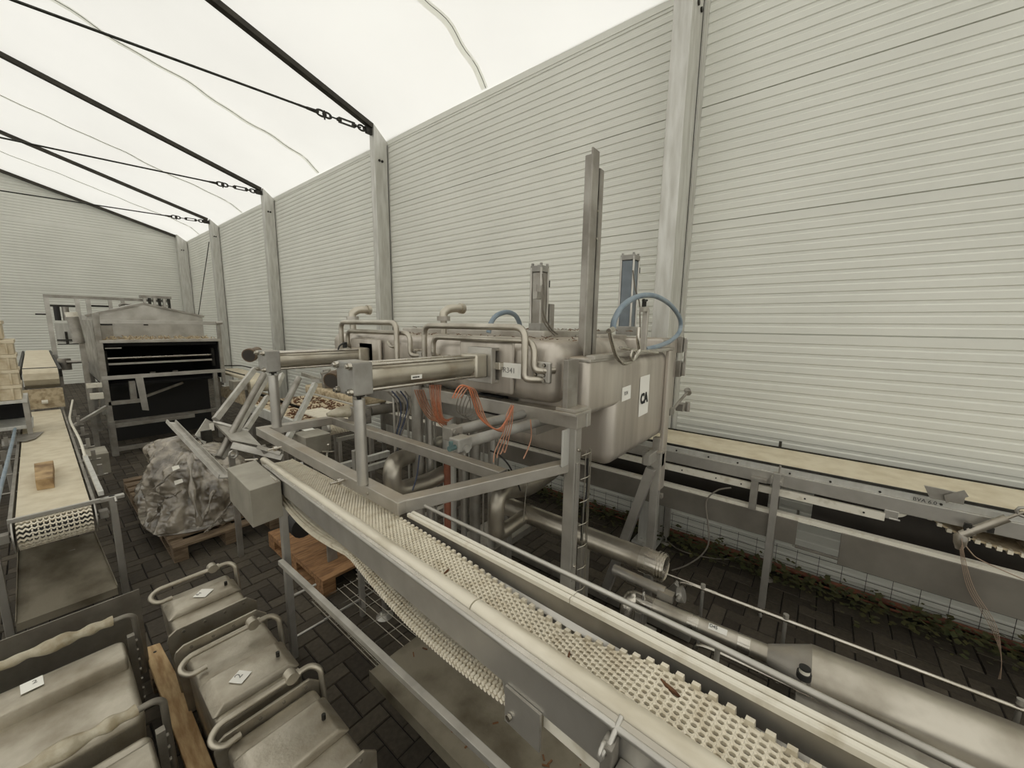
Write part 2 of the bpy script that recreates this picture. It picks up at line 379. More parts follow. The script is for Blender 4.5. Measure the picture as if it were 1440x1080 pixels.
# roof membrane
def roof():
    COLY = [-3.7, 1.17, 6.0, 10.8, 15.25, 19.3]
    mb = MB(); xs = [XW + .06 - i * 0.25 for i in range(int((XW - XL) / .25) + 3)]; ny = 140
    def zz(x, y):
        b = min(COLY, key=lambda c: abs(c - y)); f = min(1.0, abs(b - y) / 2.4)
        return zroof(x) + .035 * f + .012 * f * math.sin(3.1 * x + 1.7 * y) + .01 * f * math.sin(1.3 * y * 2.2 + x)
    vs = []
    for x in xs:
        for j in range(ny + 1):
            y = YF - .1 + (YB + .2 - YF) * j / ny; vs.append(V((x, y, zz(x, y))))
    f = []
    for i in range(len(xs) - 1):
        for j in range(ny): a = i * (ny + 1) + j; f.append((a, a + 1, a + ny + 2, a + ny + 1))
    mb.add(vs, f, True)
    o = mb.build('ceiling', 'membrane', None, loc=(0, 0, 0)); tag(o, 'white translucent tent roof membrane', None, kind='structure')
    # welded seams hang a finger below the skin, one in the middle of each bay
    for ys, ph in ((3.72, 0.0), (8.35, 1.0), (13.0, 2.0), (17.3, .5), (-1.2, 1.5)):
        s = MB(); n = 90; w = 0.055; L = []; R = []
        for i in range(n + 1):
            x = XW - .02 - (XW + 4.3) * i / n; y = ys + .035 * math.sin(5.2 * x + ph) + .02 * math.sin(11 * x + 2 * ph)
            L.append(V((x, y - w, zz(x, y - w) - .012))); R.append(V((x, y + w, zz(x, y + w) - .012)))
        for i in range(n): s.add([L[i], L[i + 1], R[i + 1], R[i]], [(0, 1, 2, 3)])
        k = s.build('seam', 'seam', o)
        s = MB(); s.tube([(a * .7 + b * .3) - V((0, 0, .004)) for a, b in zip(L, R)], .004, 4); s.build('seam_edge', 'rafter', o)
roof()
t = MB(); t.box((XW - .006, YF, ZE - .04), (XW + .03, YB, ZE + .035)); tag(t.build('trim_1', 'wall', None), 'plain grey flashing along the top of the right wall', None, kind='structure')
# columns
def column(x0, y0, y1, ztop, label):
    r = thing('tent_column', label, 'column', (XW - .1, (y0 + y1) / 2, 0), 'aluminium columns along the right wall')
    g = (y0 + y1) / 2
    mb = MB(); t0 = ztop; t1 = zroof(XW) - .02
    pts = [(x0, y0), (x0, y1), (XW - .005, y1), (XW - .005, y0)]
    mb.add([V((x, y, 0.0)) for x, y in pts] + [V((x, y, zroof(x) - .03)) for x, y in pts], [(3, 2, 1, 0), (4, 5, 6, 7), (0, 1, 5, 4), (1, 2, 6, 5), (2, 3, 7, 6), (3, 0, 4, 7)])
    mb.build('post', 'zinc', r, bev=.006)
    xg = XW - (XW - x0) * (.34 if y0 < 2 else .10)
    k = MB(); k.box((xg, y0 - .004, 0.01), (xg + .008, y0 + .001, zroof(XW) - .06)); k.build('groove', 'darkmetal', r)
    w = MB(); w.box((xg + (.03 if y0 < 2 else .012), y0 - .012, 0.0), (XW - .002, y0 - .0005, zroof(XW) - .08)); w.build('edge_strip', 'zinc', r)
    for dx in (.32, .52):
        b = MB(); xx = x0 + (XW - x0) * dx; b.cyl((xx, y0 - .012, ztop - .42), (xx, y0, ztop - .42), .02, 10); b.build('bolt', 'darkmetal', r)
    bp = MB(); bp.box((x0 - .05, y0 - .04, 0), (XW - .005, y1 + .04, .02)); bp.build('base_plate', 'zinc', r)
    return r
column(3.56, 1.10, 1.25, 5.15, 'tall aluminium column on the wall, nearest, right of the machine')
column(3.755, 5.945, 6.08, 5.15, 'aluminium column on the wall behind the far cylinder of the machine')
column(3.772, 10.715, 10.89, 5.15, 'aluminium column on the wall to the right of the dark oven opening')
column(3.786, 15.145, 15.36, 5.15, 'second aluminium column from the far corner of the hall')
column(3.70, 19.05, 19.33, 5.15, 'aluminium corner column where the two ribbed walls meet')
# rafters
for (yc, w, lab) in ((1.17, .10, 'shade toned roof beam over the nearest column'), (6.0, .095, 'shade toned roof beam rising from the column behind the machine'), (10.8, .095, 'shade toned roof beam rising from the column right of the oven'), (15.25, .095, 'shade toned roof beam, second from the far gable'), (19.25, .08, 'shade toned roof beam along the top of the far gable wall')):
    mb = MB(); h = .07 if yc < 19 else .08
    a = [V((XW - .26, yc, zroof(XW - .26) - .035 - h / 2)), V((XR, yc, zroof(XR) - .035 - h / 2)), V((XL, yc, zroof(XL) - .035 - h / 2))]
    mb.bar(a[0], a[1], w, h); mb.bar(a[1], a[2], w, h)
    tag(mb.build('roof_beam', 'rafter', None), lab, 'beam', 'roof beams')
# tie ropes with shackles and turnbuckles
def tie(yc, xa, za, lab, r=.0145):
    e = V((3.75, yc, 5.15)); q = V((xa, yc, za)); d = (q - e).normalized()
    t = thing('tie_rope', lab, 'cable', e, 'steel tie ropes under the roof beams')
    fix = e
    def at(s): return fix + d * s
    m_ = MB(); m_.tube([at(1.12), at((q - e).length), at((q - e).length) + V((-6.2, 0, -.1))], r, 8); m_.build('rope', 'cable', t)
    m_ = MB(); m_.tube([at(1.12), at(1.0)], [.016, .016], 8); m_.tube([at(1.0), at(.84)], [.02, .028], 8); m_.build('ferrule', 'darkmetal', t)
    up = V((0, 0, 1)); sd = V((0, 1, 0))
    def ring(c, a, b, rr, nm):
        mb = MB(); mb.tube([c + d * a * math.cos(k * math.pi / 8) + sd * b * .3 * math.sin(k * math.pi / 8) + up * b * math.sin(k * math.pi / 8) for k in range(16)], rr, 6, closed=True); return mb.build(nm, 'darkmetal', t)
    ring(at(.80), .07, .045, .014, 'shackle'); ring(at(.71), .06, .04, .014, 'shackle')
    b = MB(); b.cyl(at(.75) - up * .07, at(.75) + up * .05, .011, 8); b.build('shackle_pin', 'darkmetal', t)
    b = MB(); b.cyl(at(.68), at(.52), .011, 8); b.cyl(at(.30), at(.18), .011, 8); b.build('threaded_rod', 'cable', t)
    b = MB(); b.bar(at(.54) + up * .03, at(.28) + up * .03, .03, .018); b.bar(at(.54) - up * .03, at(.28) - up * .03, .03, .018); b.cyl(at(.56), at(.50), .026, 8); b.cyl(at(.32), at(.26), .026, 8); b.build('turnbuckle', 'darkmetal', t, bev=.003)
    ring(at(.17), .06, .042, .014, 'shackle'); ring(at(.08), .055, .04, .014, 'shackle')
    b = MB(); b.box(tuple(at(.08) + V((-.02, -.02, -.05))), tuple(at(-.03) + V((.03, .02, .04)))); b.build('lug', 'darkmetal', t)
tie(6.01, .2, 4.94, 'dark steel tie rope from the column behind the machine')
tie(10.8, .0, 5.02, 'dark steel tie rope from the column right of the oven', .015)
tie(15.25, -.15, 5.04, 'thin steel tie rope nearest the far gable wall', .015)
w = MB(); w.tube([(3.8, 15.5, 4.6), (3.72, 17.4, 2.2), (3.64, 19.02, .01)], .012, 6); tag(w.build('bracing_wire', 'cable', None), 'thin dark wire slanting down between the two farthest columns', 'cable')
def pix(pts, ax, val): return [P(x, y, ax, val) for x, y in pts]
def smooth(pts, n=6, closed=False):
    out = []; k = len(pts)
    for i in range(k - 1):
        p0, p1, p2, p3 = pts[max(i - 1, 0)], pts[i], pts[i + 1], pts[min(i + 2, k - 1)]
        for j in range(n):
            t = j / n; out.append(0.5 * ((2 * p1) + (p2 - p0) * t + (2 * p0 - 5 * p1 + 4 * p2 - p3) * t * t + (3 * p1 - p0 - 3 * p2 + p3) * t ** 3))
    out.append(pts[-1]); return out
# ================================================================ CENTRAL MACHINE
mc = thing('press_machine', 'large dusty steel processing machine with two horizontal cylinders and a white CA sign', 'machine', (2.0, 1.85, 0))
def rbox(lo, hi, r, seg=6):
    """box with every edge rounded"""
    bm = bmesh.new(); bmesh.ops.create_cube(bm, size=1.0)
    for v in bm.verts: v.co = V([lo[i] + (v.co[i] + .5) * (hi[i] - lo[i]) for i in range(3)])
    bmesh.ops.bevel(bm, geom=bm.edges[:] , offset=r, segments=seg, profile=.5, affect='EDGES')
    mb = MB(); bm.verts.index_update(); mb.add([v.co.copy() for v in bm.verts], [[v.index for v in f.verts] for f in bm.faces], True); bm.free(); return mb
# hood and tank
h = rbox((1.43, .905, 1.745), (2.26, 2.95, 2.035), .07); h.build('hood', 'vat', mc)
k = rbox((1.80, .80, 1.37), (2.66, 2.75, 1.96), .075); k.build('tank', 'vat', mc)
k = rbox((1.52, .7995, 1.70), (1.94, 1.2, 1.965), .03, 4); k.build('front_panel', 'vat', mc)
k = MB(); k.box((1.55, .785, 1.955), (2.70, .83, 1.975)); k.build('rim', 'steel_dust', mc, bev=.004)
k = MB(); k.box((2.67, .85, 1.50), (3.0, 2.7, 2.03)); k.build('side_box', 'vat', mc, bev=.02, seg=3)
k = MB(); k.box((2.575, .775, 1.0), (2.665, .80, 1.955)); k.build('corner_post', 'vat', mc, bev=.006)
k = MB(); k.box((1.9, 1.3, 2.0), (2.75, 2.7, 2.075)); k.build('top_deck', 'steel_dust', mc, bev=.008)
k = MB(); k.box((2.27, 1.12, 1.94), (2.70, 1.3, 2.05)); k.build('top_deck', 'steel_dust', mc, bev=.008)
# raised lip on the hood's left face behind each cylinder
def cylinder(yc, xs, xe, zc, post_r, tagd=False, s=.059, r=.047):
    c = MB(); c.box((xs, yc - s, zc - s), (xs + .075, yc + s, zc + s)); cb = c.build('cylinder_block', 'greyblock', mc, bev=.006)
    for a in (-1, 1):
        for b in (-1, 1):
            q = MB(); q.cyl((xs - .012, yc + a * s * .76, zc + b * s * .76), (xs, yc + a * s * .76, zc + b * s * .76), .0125, 8); q.cyl((xs - .02, yc + a * s * .76, zc + b * s * .76), (xs - .01, yc + a * s * .76, zc + b * s * .76), .007, 8); q.build('nut', 'bright', cb)
    c = MB(); c.cyl((xs + .075, yc, zc), (xe - .08, yc, zc), r, 28); c.cyl((xs + .075, yc, zc), (xs + .125, yc, zc), r + .004, 28); c.build('barrel', 'barrel', mc)
    for a in (-1, 1):
        for b in (-1, 1):
            q = MB(); q.cyl((xs + .07, yc + a * s * .76, zc + b * s * .76), (xe - .08, yc + a * s * .76, zc + b * s * .76), .0065, 8); q.build('tie_rod', 'bright', mc)
    c = MB(); c.box((xe - .08, yc - s * .95, zc - s * .95), (xe, yc + s * .95, zc + s * .95)); c.build('cylinder_block', 'barrel', mc, bev=.012, seg=3)
    c = MB(); c.box((xe + .0, yc - .08, zc - .085), (xe + .03, yc + .08, zc + .085)); c.box((xe + .03, yc - .08, zc + .07), (1.44, yc + .08, zc + .085)); c.box((xe + .03, yc - .08, zc - .085), (1.44, yc + .08, zc - .07)); c.build('mount_bracket', 'steel', mc, bev=.003)
    c = MB(); c.cyl((xe + .03, yc, zc), (1.44, yc, zc), .03, 14); c.box((xe + .025, yc - .11, zc - .018), (xe + .075, yc - .06, zc + .018)); c.build('ram', 'bright', mc, bev=.003)
    c = MB(); c.tube([(1.42, yc, zc), (1.436, yc, zc)], [.125, .125], 32); c.build('flange_ring', 'steel_dust', mc)
    c = MB(); c.box((1.40, yc - .16, zc - .14), (1.428, yc + .2, zc + .115)); c.build('mount_plate', 'vat', mc, bev=.02, seg=3)
    # post to the support frame
    c = MB(); c.cyl((xs + .05, yc, 1.505), (xs + .05, yc, zc - s - .022), post_r, 18); c.build('support_post', 'steel', mc)
    c = MB(); c.cyl((xs + .05, yc, zc - s - .03), (xs + .05, yc, zc - s), .008, 8); c.box((xs + .035, yc - .015, zc - s - .012), (xs + .065, yc + .015, zc - s)); c.build('level_bolt', 'darkmetal', mc)
    return cb
c2 = cylinder(1.294, .668, 1.345, 1.911, .0205)
c1 = cylinder(2.407, .775, 1.40, 1.888, .0255)
# white maker's strip on the near cylinder
q = P(586, 530, 'y', 1.2455); s_ = sheet(q, (1, 0, 0), (0, 0, 1), .052, .017, -.001, 'maker_plate', 'paper', mc)
text('MADE IN', .008, q + V((-.02, -.0015, -.003)), (1, 0, 0), (0, 0, 1), 'ink', s_, bold=.0003)
# air fitting on the far cylinder
f_ = MB(); f_.cyl((1.22, 2.34, 1.95), (1.22, 2.34, 1.985), .014, 8); f_.tube([(1.22, 2.34, 1.975), (1.20, 2.32, 1.98), (1.17, 2.31, 1.965), (1.16, 2.31, 1.94)], .005, 6, .02); f_.build('air_fitting', 'rubber', mc)
# bent handle pipes in front of the hood, two loops per unit
def loop(y0, y1, zt, zb, x, r, zf, dx, nm='guide_pipe'):
    b = MB(); b.tube([(x + dx, y1, zf), (x, y1, zf), (x, y1, zt), (x, y0, zt), (x, y0, zb), (x + .02, y0 - .05, zb), (x + dx, y0 - .07, zb)], r, 14, .055); b.build(nm, 'pipe', mc)
loop(1.03, 1.73, 2.095, 1.865, 1.36, .0155, 1.86, .08)
loop(1.0, 1.69, 2.035, 1.905, 1.39, .0145, 1.925, .06)
loop(1.99, 2.65, 2.11, 1.865, 1.36, .0165, 1.86, .08)
loop(1.90, 2.62, 2.05, 1.92, 1.39, .0145, 1.94, .06)
for y, z in ((.955, 1.93), (.955, 1.905), (.955, 1.885), (.955, 1.86), (1.0, 1.885), (1.0, 1.93), (1.87, 1.95), (1.87, 1.93), (1.87, 1.905), (1.60, 1.93), (1.60, 1.91)):
    b = MB(); b.tube([(1.405, y, z), (1.43, y, z)], [.009, .009], 8); b.cyl((1.395, y, z), (1.408, y, z), .006, 8); b.build('bolt', 'bright', mc)
for y in (.975, 1.87):
    b = MB(); b.box((1.405, y - .05, 1.85), (1.425, y + .05, 1.945)); b.build('pipe_flange', 'steel', mc, bev=.006)
# lifting eye under the inner pipe
b = MB(); e_ = P(706, 488, 'x', 1.42); b.tube([e_ + V((0, .05 * math.cos(a), .035 * math.sin(a))) for a in [math.pi + i * math.pi / 8 for i in range(9)]], .009, 8); b.build('lifting_eye', 'pipe', mc)
b = MB(); e_ = P(552, 480, 'x', 1.42); b.tube([e_ + V((0, .05 * math.cos(a), .035 * math.sin(a))) for a in [math.pi + i * math.pi / 8 for i in range(9)]], .009, 8); b.build('lifting_eye', 'pipe', mc)
# outlet elbows on the hood
def elbow(px, py, ex, ez, r, y):
    c = P(px, py, 'y', y); t = P(ex, ez, 'y', y - .02)
    b = MB(); b.cyl((c.x, y, 2.03), (c.x, y, 2.05), r * 1.35, 18); b.cyl((c.x, y, 2.05), (c.x, y, 2.13), r * .8, 18)
    b.build('outlet_stub', 'pipe', mc)
    b = MB(); b.cyl((c.x, y, 2.125), (c.x, y, 2.15), r * 1.6, 20); b.build('clamp_ring', 'steel_dust', mc)
    b = MB(); dx_, dz_ = t.x - .02 - c.x, t.z - 2.145; b.tube(smooth([V((c.x, y, 2.145)), V((c.x + .04 * dx_, y, 2.145 + .5 * dz_)), V((c.x + .35 * dx_, y - .008, 2.145 + .9 * dz_)), V((c.x + .7 * dx_, y - .014, 2.145 + dz_)), V((t.x - .02, y - .02, t.z))], 5), r, 18); b.tube([(t.x - .025, y - .02, t.z), t], [r * 1.3, r * 1.3], 18); b.build('elbow', 'barrel', mc)
elbow(624, 463, 651, 434, .024, 1.75)
elbow(496, 452, 520, 436, .026, 2.6)
# vertical actuators
def actuator(x, y, z0, z1, w, mat_, lab=None):
    b = MB(); b.box((x - w * .45, y - w * .45, z0), (x + w * .45, y + w * .45, z1 - .045)); b.build('actuator_body', mat_, mc, bev=.006)
    for a in (-1, 1):
        for c in (-1, 1):
            q = MB(); q.cyl((x + a * w * .48, y + c * w * .48, z0), (x + a * w * .48, y + c * w * .48, z1 - .02), .008, 8); q.build('tie_rod', 'steel', mc)
    b = MB(); b.box((x - w * .55, y - w * .55, z1 - .045), (x + w * .55, y + w * .55, z1 - .008))
    for a in (-1, 1):
        for c in (-1, 1): b.cyl((x + a * w * .42, y + c * w * .42, z1 - .008), (x + a * w * .42, y + c * w * .42, z1 + .006), .009, 8)
    b.build('actuator_cap', 'greyblock', mc, bev=.004)
    b = MB(); b.box((x - w * .6, y - w * .6, z0 - .02), (x + w * .6, y + w * .6, z0 + .05)); b.build('actuator_foot', 'greyblock', mc, bev=.004)
    b = MB(); b.box((x + w * .5, y - w * .5, z1 - .13), (x + w * .8, y - w * .2, z1 - .09)); b.build('sensor', 'rubber', mc)
a1 = P(757, 470, 'y', 1.40); a1t = P(757, 372, 'y', 1.40)
actuator(a1.x, 1.40, 2.07, a1t.z, .075, 'steel_dark')
a2 = P(884, 468, 'y', 1.2); a2t = P(884, 357, 'y', 1.2)
actuator(a2.x - .05, 1.2, 2.06, a2t.z, .10, 'blue_grey')
b = MB(); b.box((a1.x - .12, 1.33, 2.26), (a1.x - .04, 1.36, 2.30)); b.cyl((a1.x - .11, 1.345, 2.29), (a1.x - .11, 1.345, 2.34), .006, 6); b.cyl((a1.x - .06, 1.345, 2.29), (a1.x - .06, 1.345, 2.34), .006, 6); b.build('sensor_bracket', 'steel_dark', mc)
b = MB(); b.box((a1.x + .05, 1.35, 2.07), (a1.x + .10, 1.42, 2.24)); b.build('valve_box', 'steel_dark', mc, bev=.004)
# mast: steel channel standing on the leg bracket
mx_, my_ = 1.712, .865
b = MB(); W_, D_, T_ = .075, .055, .009
z0, z1 = 1.955, 2.87
b.box((mx_ - W_ - .035, my_, z0), (mx_ - W_ + .03, my_ + T_, z1)); b.box((mx_ - W_ + .022, my_, z0), (mx_ - W_ + .03, my_ + .07, z1))
b.box((mx_ - W_ + .024, my_ + .06, z0), (mx_ + W_, my_ + .07, z1 - .035)); b.box((mx_ + W_ - .045, my_ + .035, z0), (mx_ + W_, my_ + .045, z1 - .035)); b.box((mx_ + W_ - .045, my_ + .035, z0), (mx_ + W_ - .036, my_ + .07, z1 - .035))
b.build('mast', 'steel_dark', mc, bev=.004)
for zz in (2.62, 2.5):
    q = MB(); q.cyl((mx_ - .045, my_ - .004, zz), (mx_ - .045, my_ + .002, zz), .006, 8); q.build('mast_bolt', 'bright', mc)
b = MB(); b.box((1.52, .79, 1.945), (1.80, .97, 1.96)); b.build('mast_plate', 'steel_dust', mc, bev=.003)
# legs and base frame
def leg(x, y, z0, z1, w, nm='leg', m_='steel'):
    b = MB(); b.box((x - w / 2, y - w / 2, z0), (x + w / 2, y + w / 2, z1)); return b.build(nm, m_, mc, bev=.004)
leg(1.475, .835, 0, 1.66, .055); leg(2.59, .81, 0, 1.27, .055)
leg(1.50, 2.72, 0, 1.66, .06, m_='steel_dark'); leg(2.60, 2.72, 0, 1.37, .075, m_='steel_dark')
b = MB(); b.box((1.445, .80, 1.655), (1.525, 2.95, 1.725)); b.build('side_beam', 'steel_dust', mc, bev=.004)
b = MB(); b.box((1.52, .795, 1.655), (1.56, .87, 1.735)); b.build('beam_end', 'steel', mc, bev=.003)
b = MB(); b.box((1.395, .838, 1.49), (1.449, .848, 1.655)); b.build('gusset_plate', 'zinc', mc, bev=.002)
b = MB(); b.box((1.39, .78, 1.725), (1.53, .90, 1.738)); b.box((1.405, .79, 1.738), (1.52, .89, 1.752)); b.build('packing_plates', 'steel_dust', mc, bev=.002)
b = MB(); b.box((1.41, .835, 1.75), (1.50, .86, 1.96)); b.build('bracket_plate', 'steel_dark', mc, bev=.003)
b = MB(); b.box((1.458, .802, .92), (1.478, .8075, 1.5)); b.build('adjuster_plate', 'steel', mc, bev=.002)
for z in (1.56, 1.0):
    q = MB(); q.cyl((1.468, .795, z), (1.468, .804, z), .008, 8); q.build('bolt', 'bright', mc)
b = MB(); b.box((2.545, .775, 1.17), (2.63, .90, 1.265)); b.box((2.40, .80, 1.22), (2.58, .84, 1.29)); b.build('tank_bracket', 'steel', mc, bev=.004)
b = MB(); b.box((2.53, .77, 1.27), (2.63, .86, 1.285)); b.box((2.56, .79, 1.285), (2.61, .84, 1.37)); b.build('packing_plates', 'steel_dust', mc, bev=.003)
b = MB(); b.box((2.54, .5, .02), (2.61, 2.75, .075)); b.build('base_beam', 'steel_dark', mc, bev=.004)
b = MB(); b.bar((2.545, .83, 1.16), (2.545, 1.12, .07), .06, .06, (0, 1, 0)); b.build('brace', 'steel', mc, bev=.003)
b = MB(); b.bar((2.575, .79, .06), (2.575, .60, .38), .05, .055, (0, 1, 0)); b.build('brace', 'steel', mc, bev=.003)
b = MB(); b.box((1.45, 2.69, .3), (2.6, 2.75, .36)); b.build('cross_beam', 'steel_dark', mc, bev=.004)
b = MB(); b.cyl((2.615, .80, .95), (2.615, .80, .65), .008, 8); b.box((2.62, .77, .93), (2.65, .80, .96)); b.build('cable_clip', 'steel_dark', mc)
# support frame in front of the machine
fz = 1.5; A_ = (.742, 1.10); B_ = (.775, 2.49); C_ = (1.18, 2.45); D_ = (1.185, 1.0); E_ = (1.46, .86)
def fbar(p, q, dz_=0, m_='steel_dust', w=.052, h_=.048):
    b = MB(); b.bar((p[0], p[1], fz - h_ / 2 - dz_), (q[0], q[1], fz - h_ / 2 - dz_), w, h_); return b.build('frame_bar', m_, mc, bev=.003)
fbar((A_[0], A_[1] - .03), (B_[0], B_[1] + .02)); fbar((A_[0] - .02, A_[1] + .006), E_, .0012); fbar((B_[0], B_[1]), (C_[0] + .02, C_[1]), .0012); fbar((C_[0], C_[1]), (D_[0], D_[1] - .0), .0024)
for px, py in ((480, 676), (390, 630)):
    q = P(px, py, 'x', .71); b = MB(); b.cyl(q + V((-.045, 0, 0)), q + V((.02, 0, 0)), .0055, 8); b.cyl(q + V((-.018, 0, 0)), q + V((-.004, 0, 0)), .013, 6); b.build('adjuster_bolt', 'bright', mc)
q = P(517, 694, 'x', .715); b = MB(); b.cyl(q, q + V((-.006, 0, 0)), .006, 8); b.build('rivet', 'bright', mc)
# white paper sheets stuck on it
q = P(719, 521, 'x', 1.398); s_ = sheet(q, (0, -1, 0), (0, 0, 1), .115, .07, .001, 'paper_label', 'paper', mc)
text('R341', .036, q + V((-.002, .05, -.012)), (0, -1, 0), (0, 0, 1), 'ink_soft', s_)
q = P(881, 553, 'y', .797); s_ = sheet(q, (1, 0, .03), (0, 0, 1), .115, .075, -.001, 'paper_label', 'paper', mc)
text('R34', .03, q + V((-.035, -.0035, -.008)), (1, 0, .03), (0, 0, 1), 'ink_soft', s_)
q = P(906, 556, 'y', .797); s_ = sheet(q, (1, 0, .02), (0, 0, 1), .15, .235, -.001, 'sign', 'paper', mc); s_['label'] = 'white sign with bold black letters CA'
text('CA', .082, q + V((-.062, -.0035, -.043)), (1, 0, .02), (0, 0, 1), 'ink', s_, bold=.004)
# big blue hose loop and small one
b = MB(); b.tube(smooth(pix([(862, 463), (864, 450), (874, 432), (890, 420), (908, 415), (926, 418), (944, 430), (956, 448), (956, 465), (945, 478), (928, 486), (908, 491)], 'y', .815)), .0145, 12); b.build('hose', 'hose', mc)
b = MB(); b.tube(smooth(pix([(687, 468), (690, 455), (698, 444), (712, 439), (724, 443), (730, 453), (731, 458)], 'y', 1.55)), .015, 10); b.build('hose', 'hose', mc)
b = MB(); b.tube(smooth(pix([(857, 466), (862, 487), (868, 503), (877, 511), (888, 508), (895, 500), (899, 492), (897, 478), (898, 460)], 'y', .765), 5), .0095, 10); b.tube(pix([(862, 463), (856, 466)], 'y', .765), .013, 10); b.build('drain_pipe', 'bright', mc)
q = P(890, 500, 'y', .76); b = MB(); b.tube([q + V((.03 * math.cos(i * math.pi / 8), 0, .026 * math.sin(i * math.pi / 8))) for i in range(16)], .007, 8, closed=True); b.build('pipe_clamp', 'bright', mc)
b = MB(); b.tube(pix([(872, 489), (900, 493), (925, 496)], 'y', .79), .008, 8); b.build('cross_tube', 'bright', mc)
q0, q1 = P(904, 497, 'y', .80), P(909, 434, 'y', .80); b = MB(); b.bar(q0, q1, .026, .03); b.bar(q1 + V((.012, 0, 0)), q1 + V((-.075, 0, -.008)), .026, .026); b.build('hose_holder', 'steel_dust', mc, bev=.003)
b = MB(); b.cyl(q1 + V((-.05, 0, .0)), q1 + V((-.05, 0, .05)), .008, 8); b.cyl(q1 + V((-.02, 0, 0)), q1 + V((-.02, 0, .04)), .006, 8); b.cyl(q1 + V((-.06, 0, .04)), q1 + V((-.0, 0, .045)), .006, 8); b.build('air_fitting', 'darkmetal', mc)
b = MB(); b.tube(smooth(pix([(890, 380), (893, 405), (899, 425), (900, 450), (900, 480)], 'y', 1.05)), .005, 6); b.build('air_tube', 'grey_cable', mc)
b = MB(); b.tube(smooth(pix([(763, 385), (765, 410), (764, 440), (775, 462), (784, 470)], 'y', 1.3)), .005, 6); b.tube(smooth(pix([(763, 400), (762, 440), (766, 455), (780, 472)], 'y', 1.3)), .004, 6); b.build('air_tube', 'grey_cable', mc)
# latches on the right end
for z in (1.98, 1.80):
    b = MB(); b.box((3.0, .82, z - .06), (3.05, .90, z + .06)); b.cyl((3.03, .81, z - .05), (3.03, .81, z + .05), .012, 8); b.cyl((3.05, .84, z), (3.09, .84, z), .014, 8); b.build('latch', 'steel_dark', mc, bev=.004)
b = MB(); b.cyl((3.03, .80, 1.75), (3.03, .80, 2.02), .009, 8); b.build('latch_rod', 'steel_dark', mc)
q0, q1 = P(945, 577, 'y', .86), P(967, 551, 'y', .86); b = MB(); b.cyl(q0, q1, .011, 10); b.cyl(q1 + V((-.015, -.01, -.01)), q1 + V((.02, .01, .012)), .026, 10); b.box(tuple(q0 + V((-.07, -.01, -.03))), tuple(q0 + V((.03, .05, .02)))); b.build('lever_handle', 'steel_dark', mc, bev=.003)
q0 = P(960, 572, 'y', .88); b = MB(); b.box(tuple(q0 + V((-.06, -.02, -.03))), tuple(q0 + V((.04, .04, .03)))); b.cyl(q0 + V((.03, -.03, -.04)), q0 + V((.03, -.03, .04)), .02, 10); b.build('hinge', 'steel_dark', mc, bev=.004)
# lower cylinders under the hood (two near, one far)
def lowcyl(p0, p1, y, r, nm='lower_cylinder', m_='greyblock'):
    a, b_ = P(*p0, 'y', y), P(*p1, 'y', y); b = MB(); b.cyl(a, V((b_.x, y, a.z * .3 + b_.z * .7)), r, 20); return b.build(nm, m_, mc)
lowcyl((655, 622), (775, 590), 1.02, .022); lowcyl((640, 606), (790, 570), 1.10, .022)
q = P(650, 622, 'y', 1.02); b = MB(); b.box(tuple(q + V((-.045, -.028, -.026))), tuple(q + V((.025, .025, .024)))); b.cyl(q + V((-.01, -.04, -.016)), q + V((-.01, -.028, -.016)), .014, 12); b.build('cylinder_block', 'greyblock', mc, bev=.004)
b = MB(); b.cyl(q + V((-.075, -.01, -.006)), q + V((-.045, -.01, -.006)), .010, 10); b.cyl(q + V((-.065, -.01, .0)), q + V((-.065, -.01, .02)), .008, 10); b.build('teal_fitting', 'blue_fit', mc)
q = P(640, 606, 'y', 1.10); b = MB(); b.box(tuple(q + V((-.045, -.03, -.03))), tuple(q + V((.015, .025, .024))))
for dx, dz in ((0, .01), (.03, -.01), (.0, -.03)): b.cyl(q + V((-.03 + dx * .8, -.04, dz * .7)), q + V((-.03 + dx * .8, -.028, dz * .7)), .010, 12)
b.build('valve_block', 'steel_dark', mc, bev=.004)
lowcyl((520, 578), (612, 566), 2.25, .033, m_='steel_dark')
q = P(505, 582, 'y', 2.25); b = MB(); b.box(tuple(q + V((-.05, -.06, -.06))), tuple(q + V((.05, .05, .05))))
for dx, dz in ((-.03, .02), (.02, .02), (-.03, -.03), (.02, -.03)): b.cyl(q + V((dx, -.075, dz)), q + V((dx, -.055, dz)), .018, 10)
b.build('valve_block', 'steel_dark', mc, bev=.004)
b = MB(); q = P(478, 580, 'y', 2.3); b.rings([[q + V((dx, .05 * math.cos(t) * k, .04 * math.sin(t) * k)) for t in [i * math.pi / 6 for i in range(12)]] for dx, k in ((-.08, .25), (-.03, .7), (.05, 1), (.1, .9))]); b.build('rag_cover', 'rag', mc)
# dark mouth under the hood and lower gear
b = MB(); b.box((1.5, 1.28, 1.63), (1.55, 1.45, 1.735)); b.build('slot', 'black', mc)
b = MB(); b.box((1.56, 1.1, 1.55), (1.80, 2.7, 1.74)); b.build('underside', 'steel_dark', mc)
for px, w, m_ in ((588, .035, 'steel_dark'), (632, .045, 'zinc'), (604, .025, 'steel'), (652, .022, 'steel'), (668, .04, 'steel_dark'), (692, .032, 'steel')):
    q = P(px, 640, 'y', 1.9); b = MB(); b.cyl((q.x, 1.9, .35), (q.x, 1.9, 1.74), w, 16); b.build('lift_column', m_, mc)
for px in (556, 575, 612, 640, 680, 700):
    q = P(px, 640, 'y', 2.1); b = MB(); b.cyl((q.x, 2.1, .3), (q.x, 2.1, 1.66), .008, 8); b.build('guide_rod', 'steel', mc)
b = MB(); b.box((1.50, 1.85, .30), (2.6, 2.2, .36)); b.build('base_plate', 'steel_dark', mc, bev=.004)
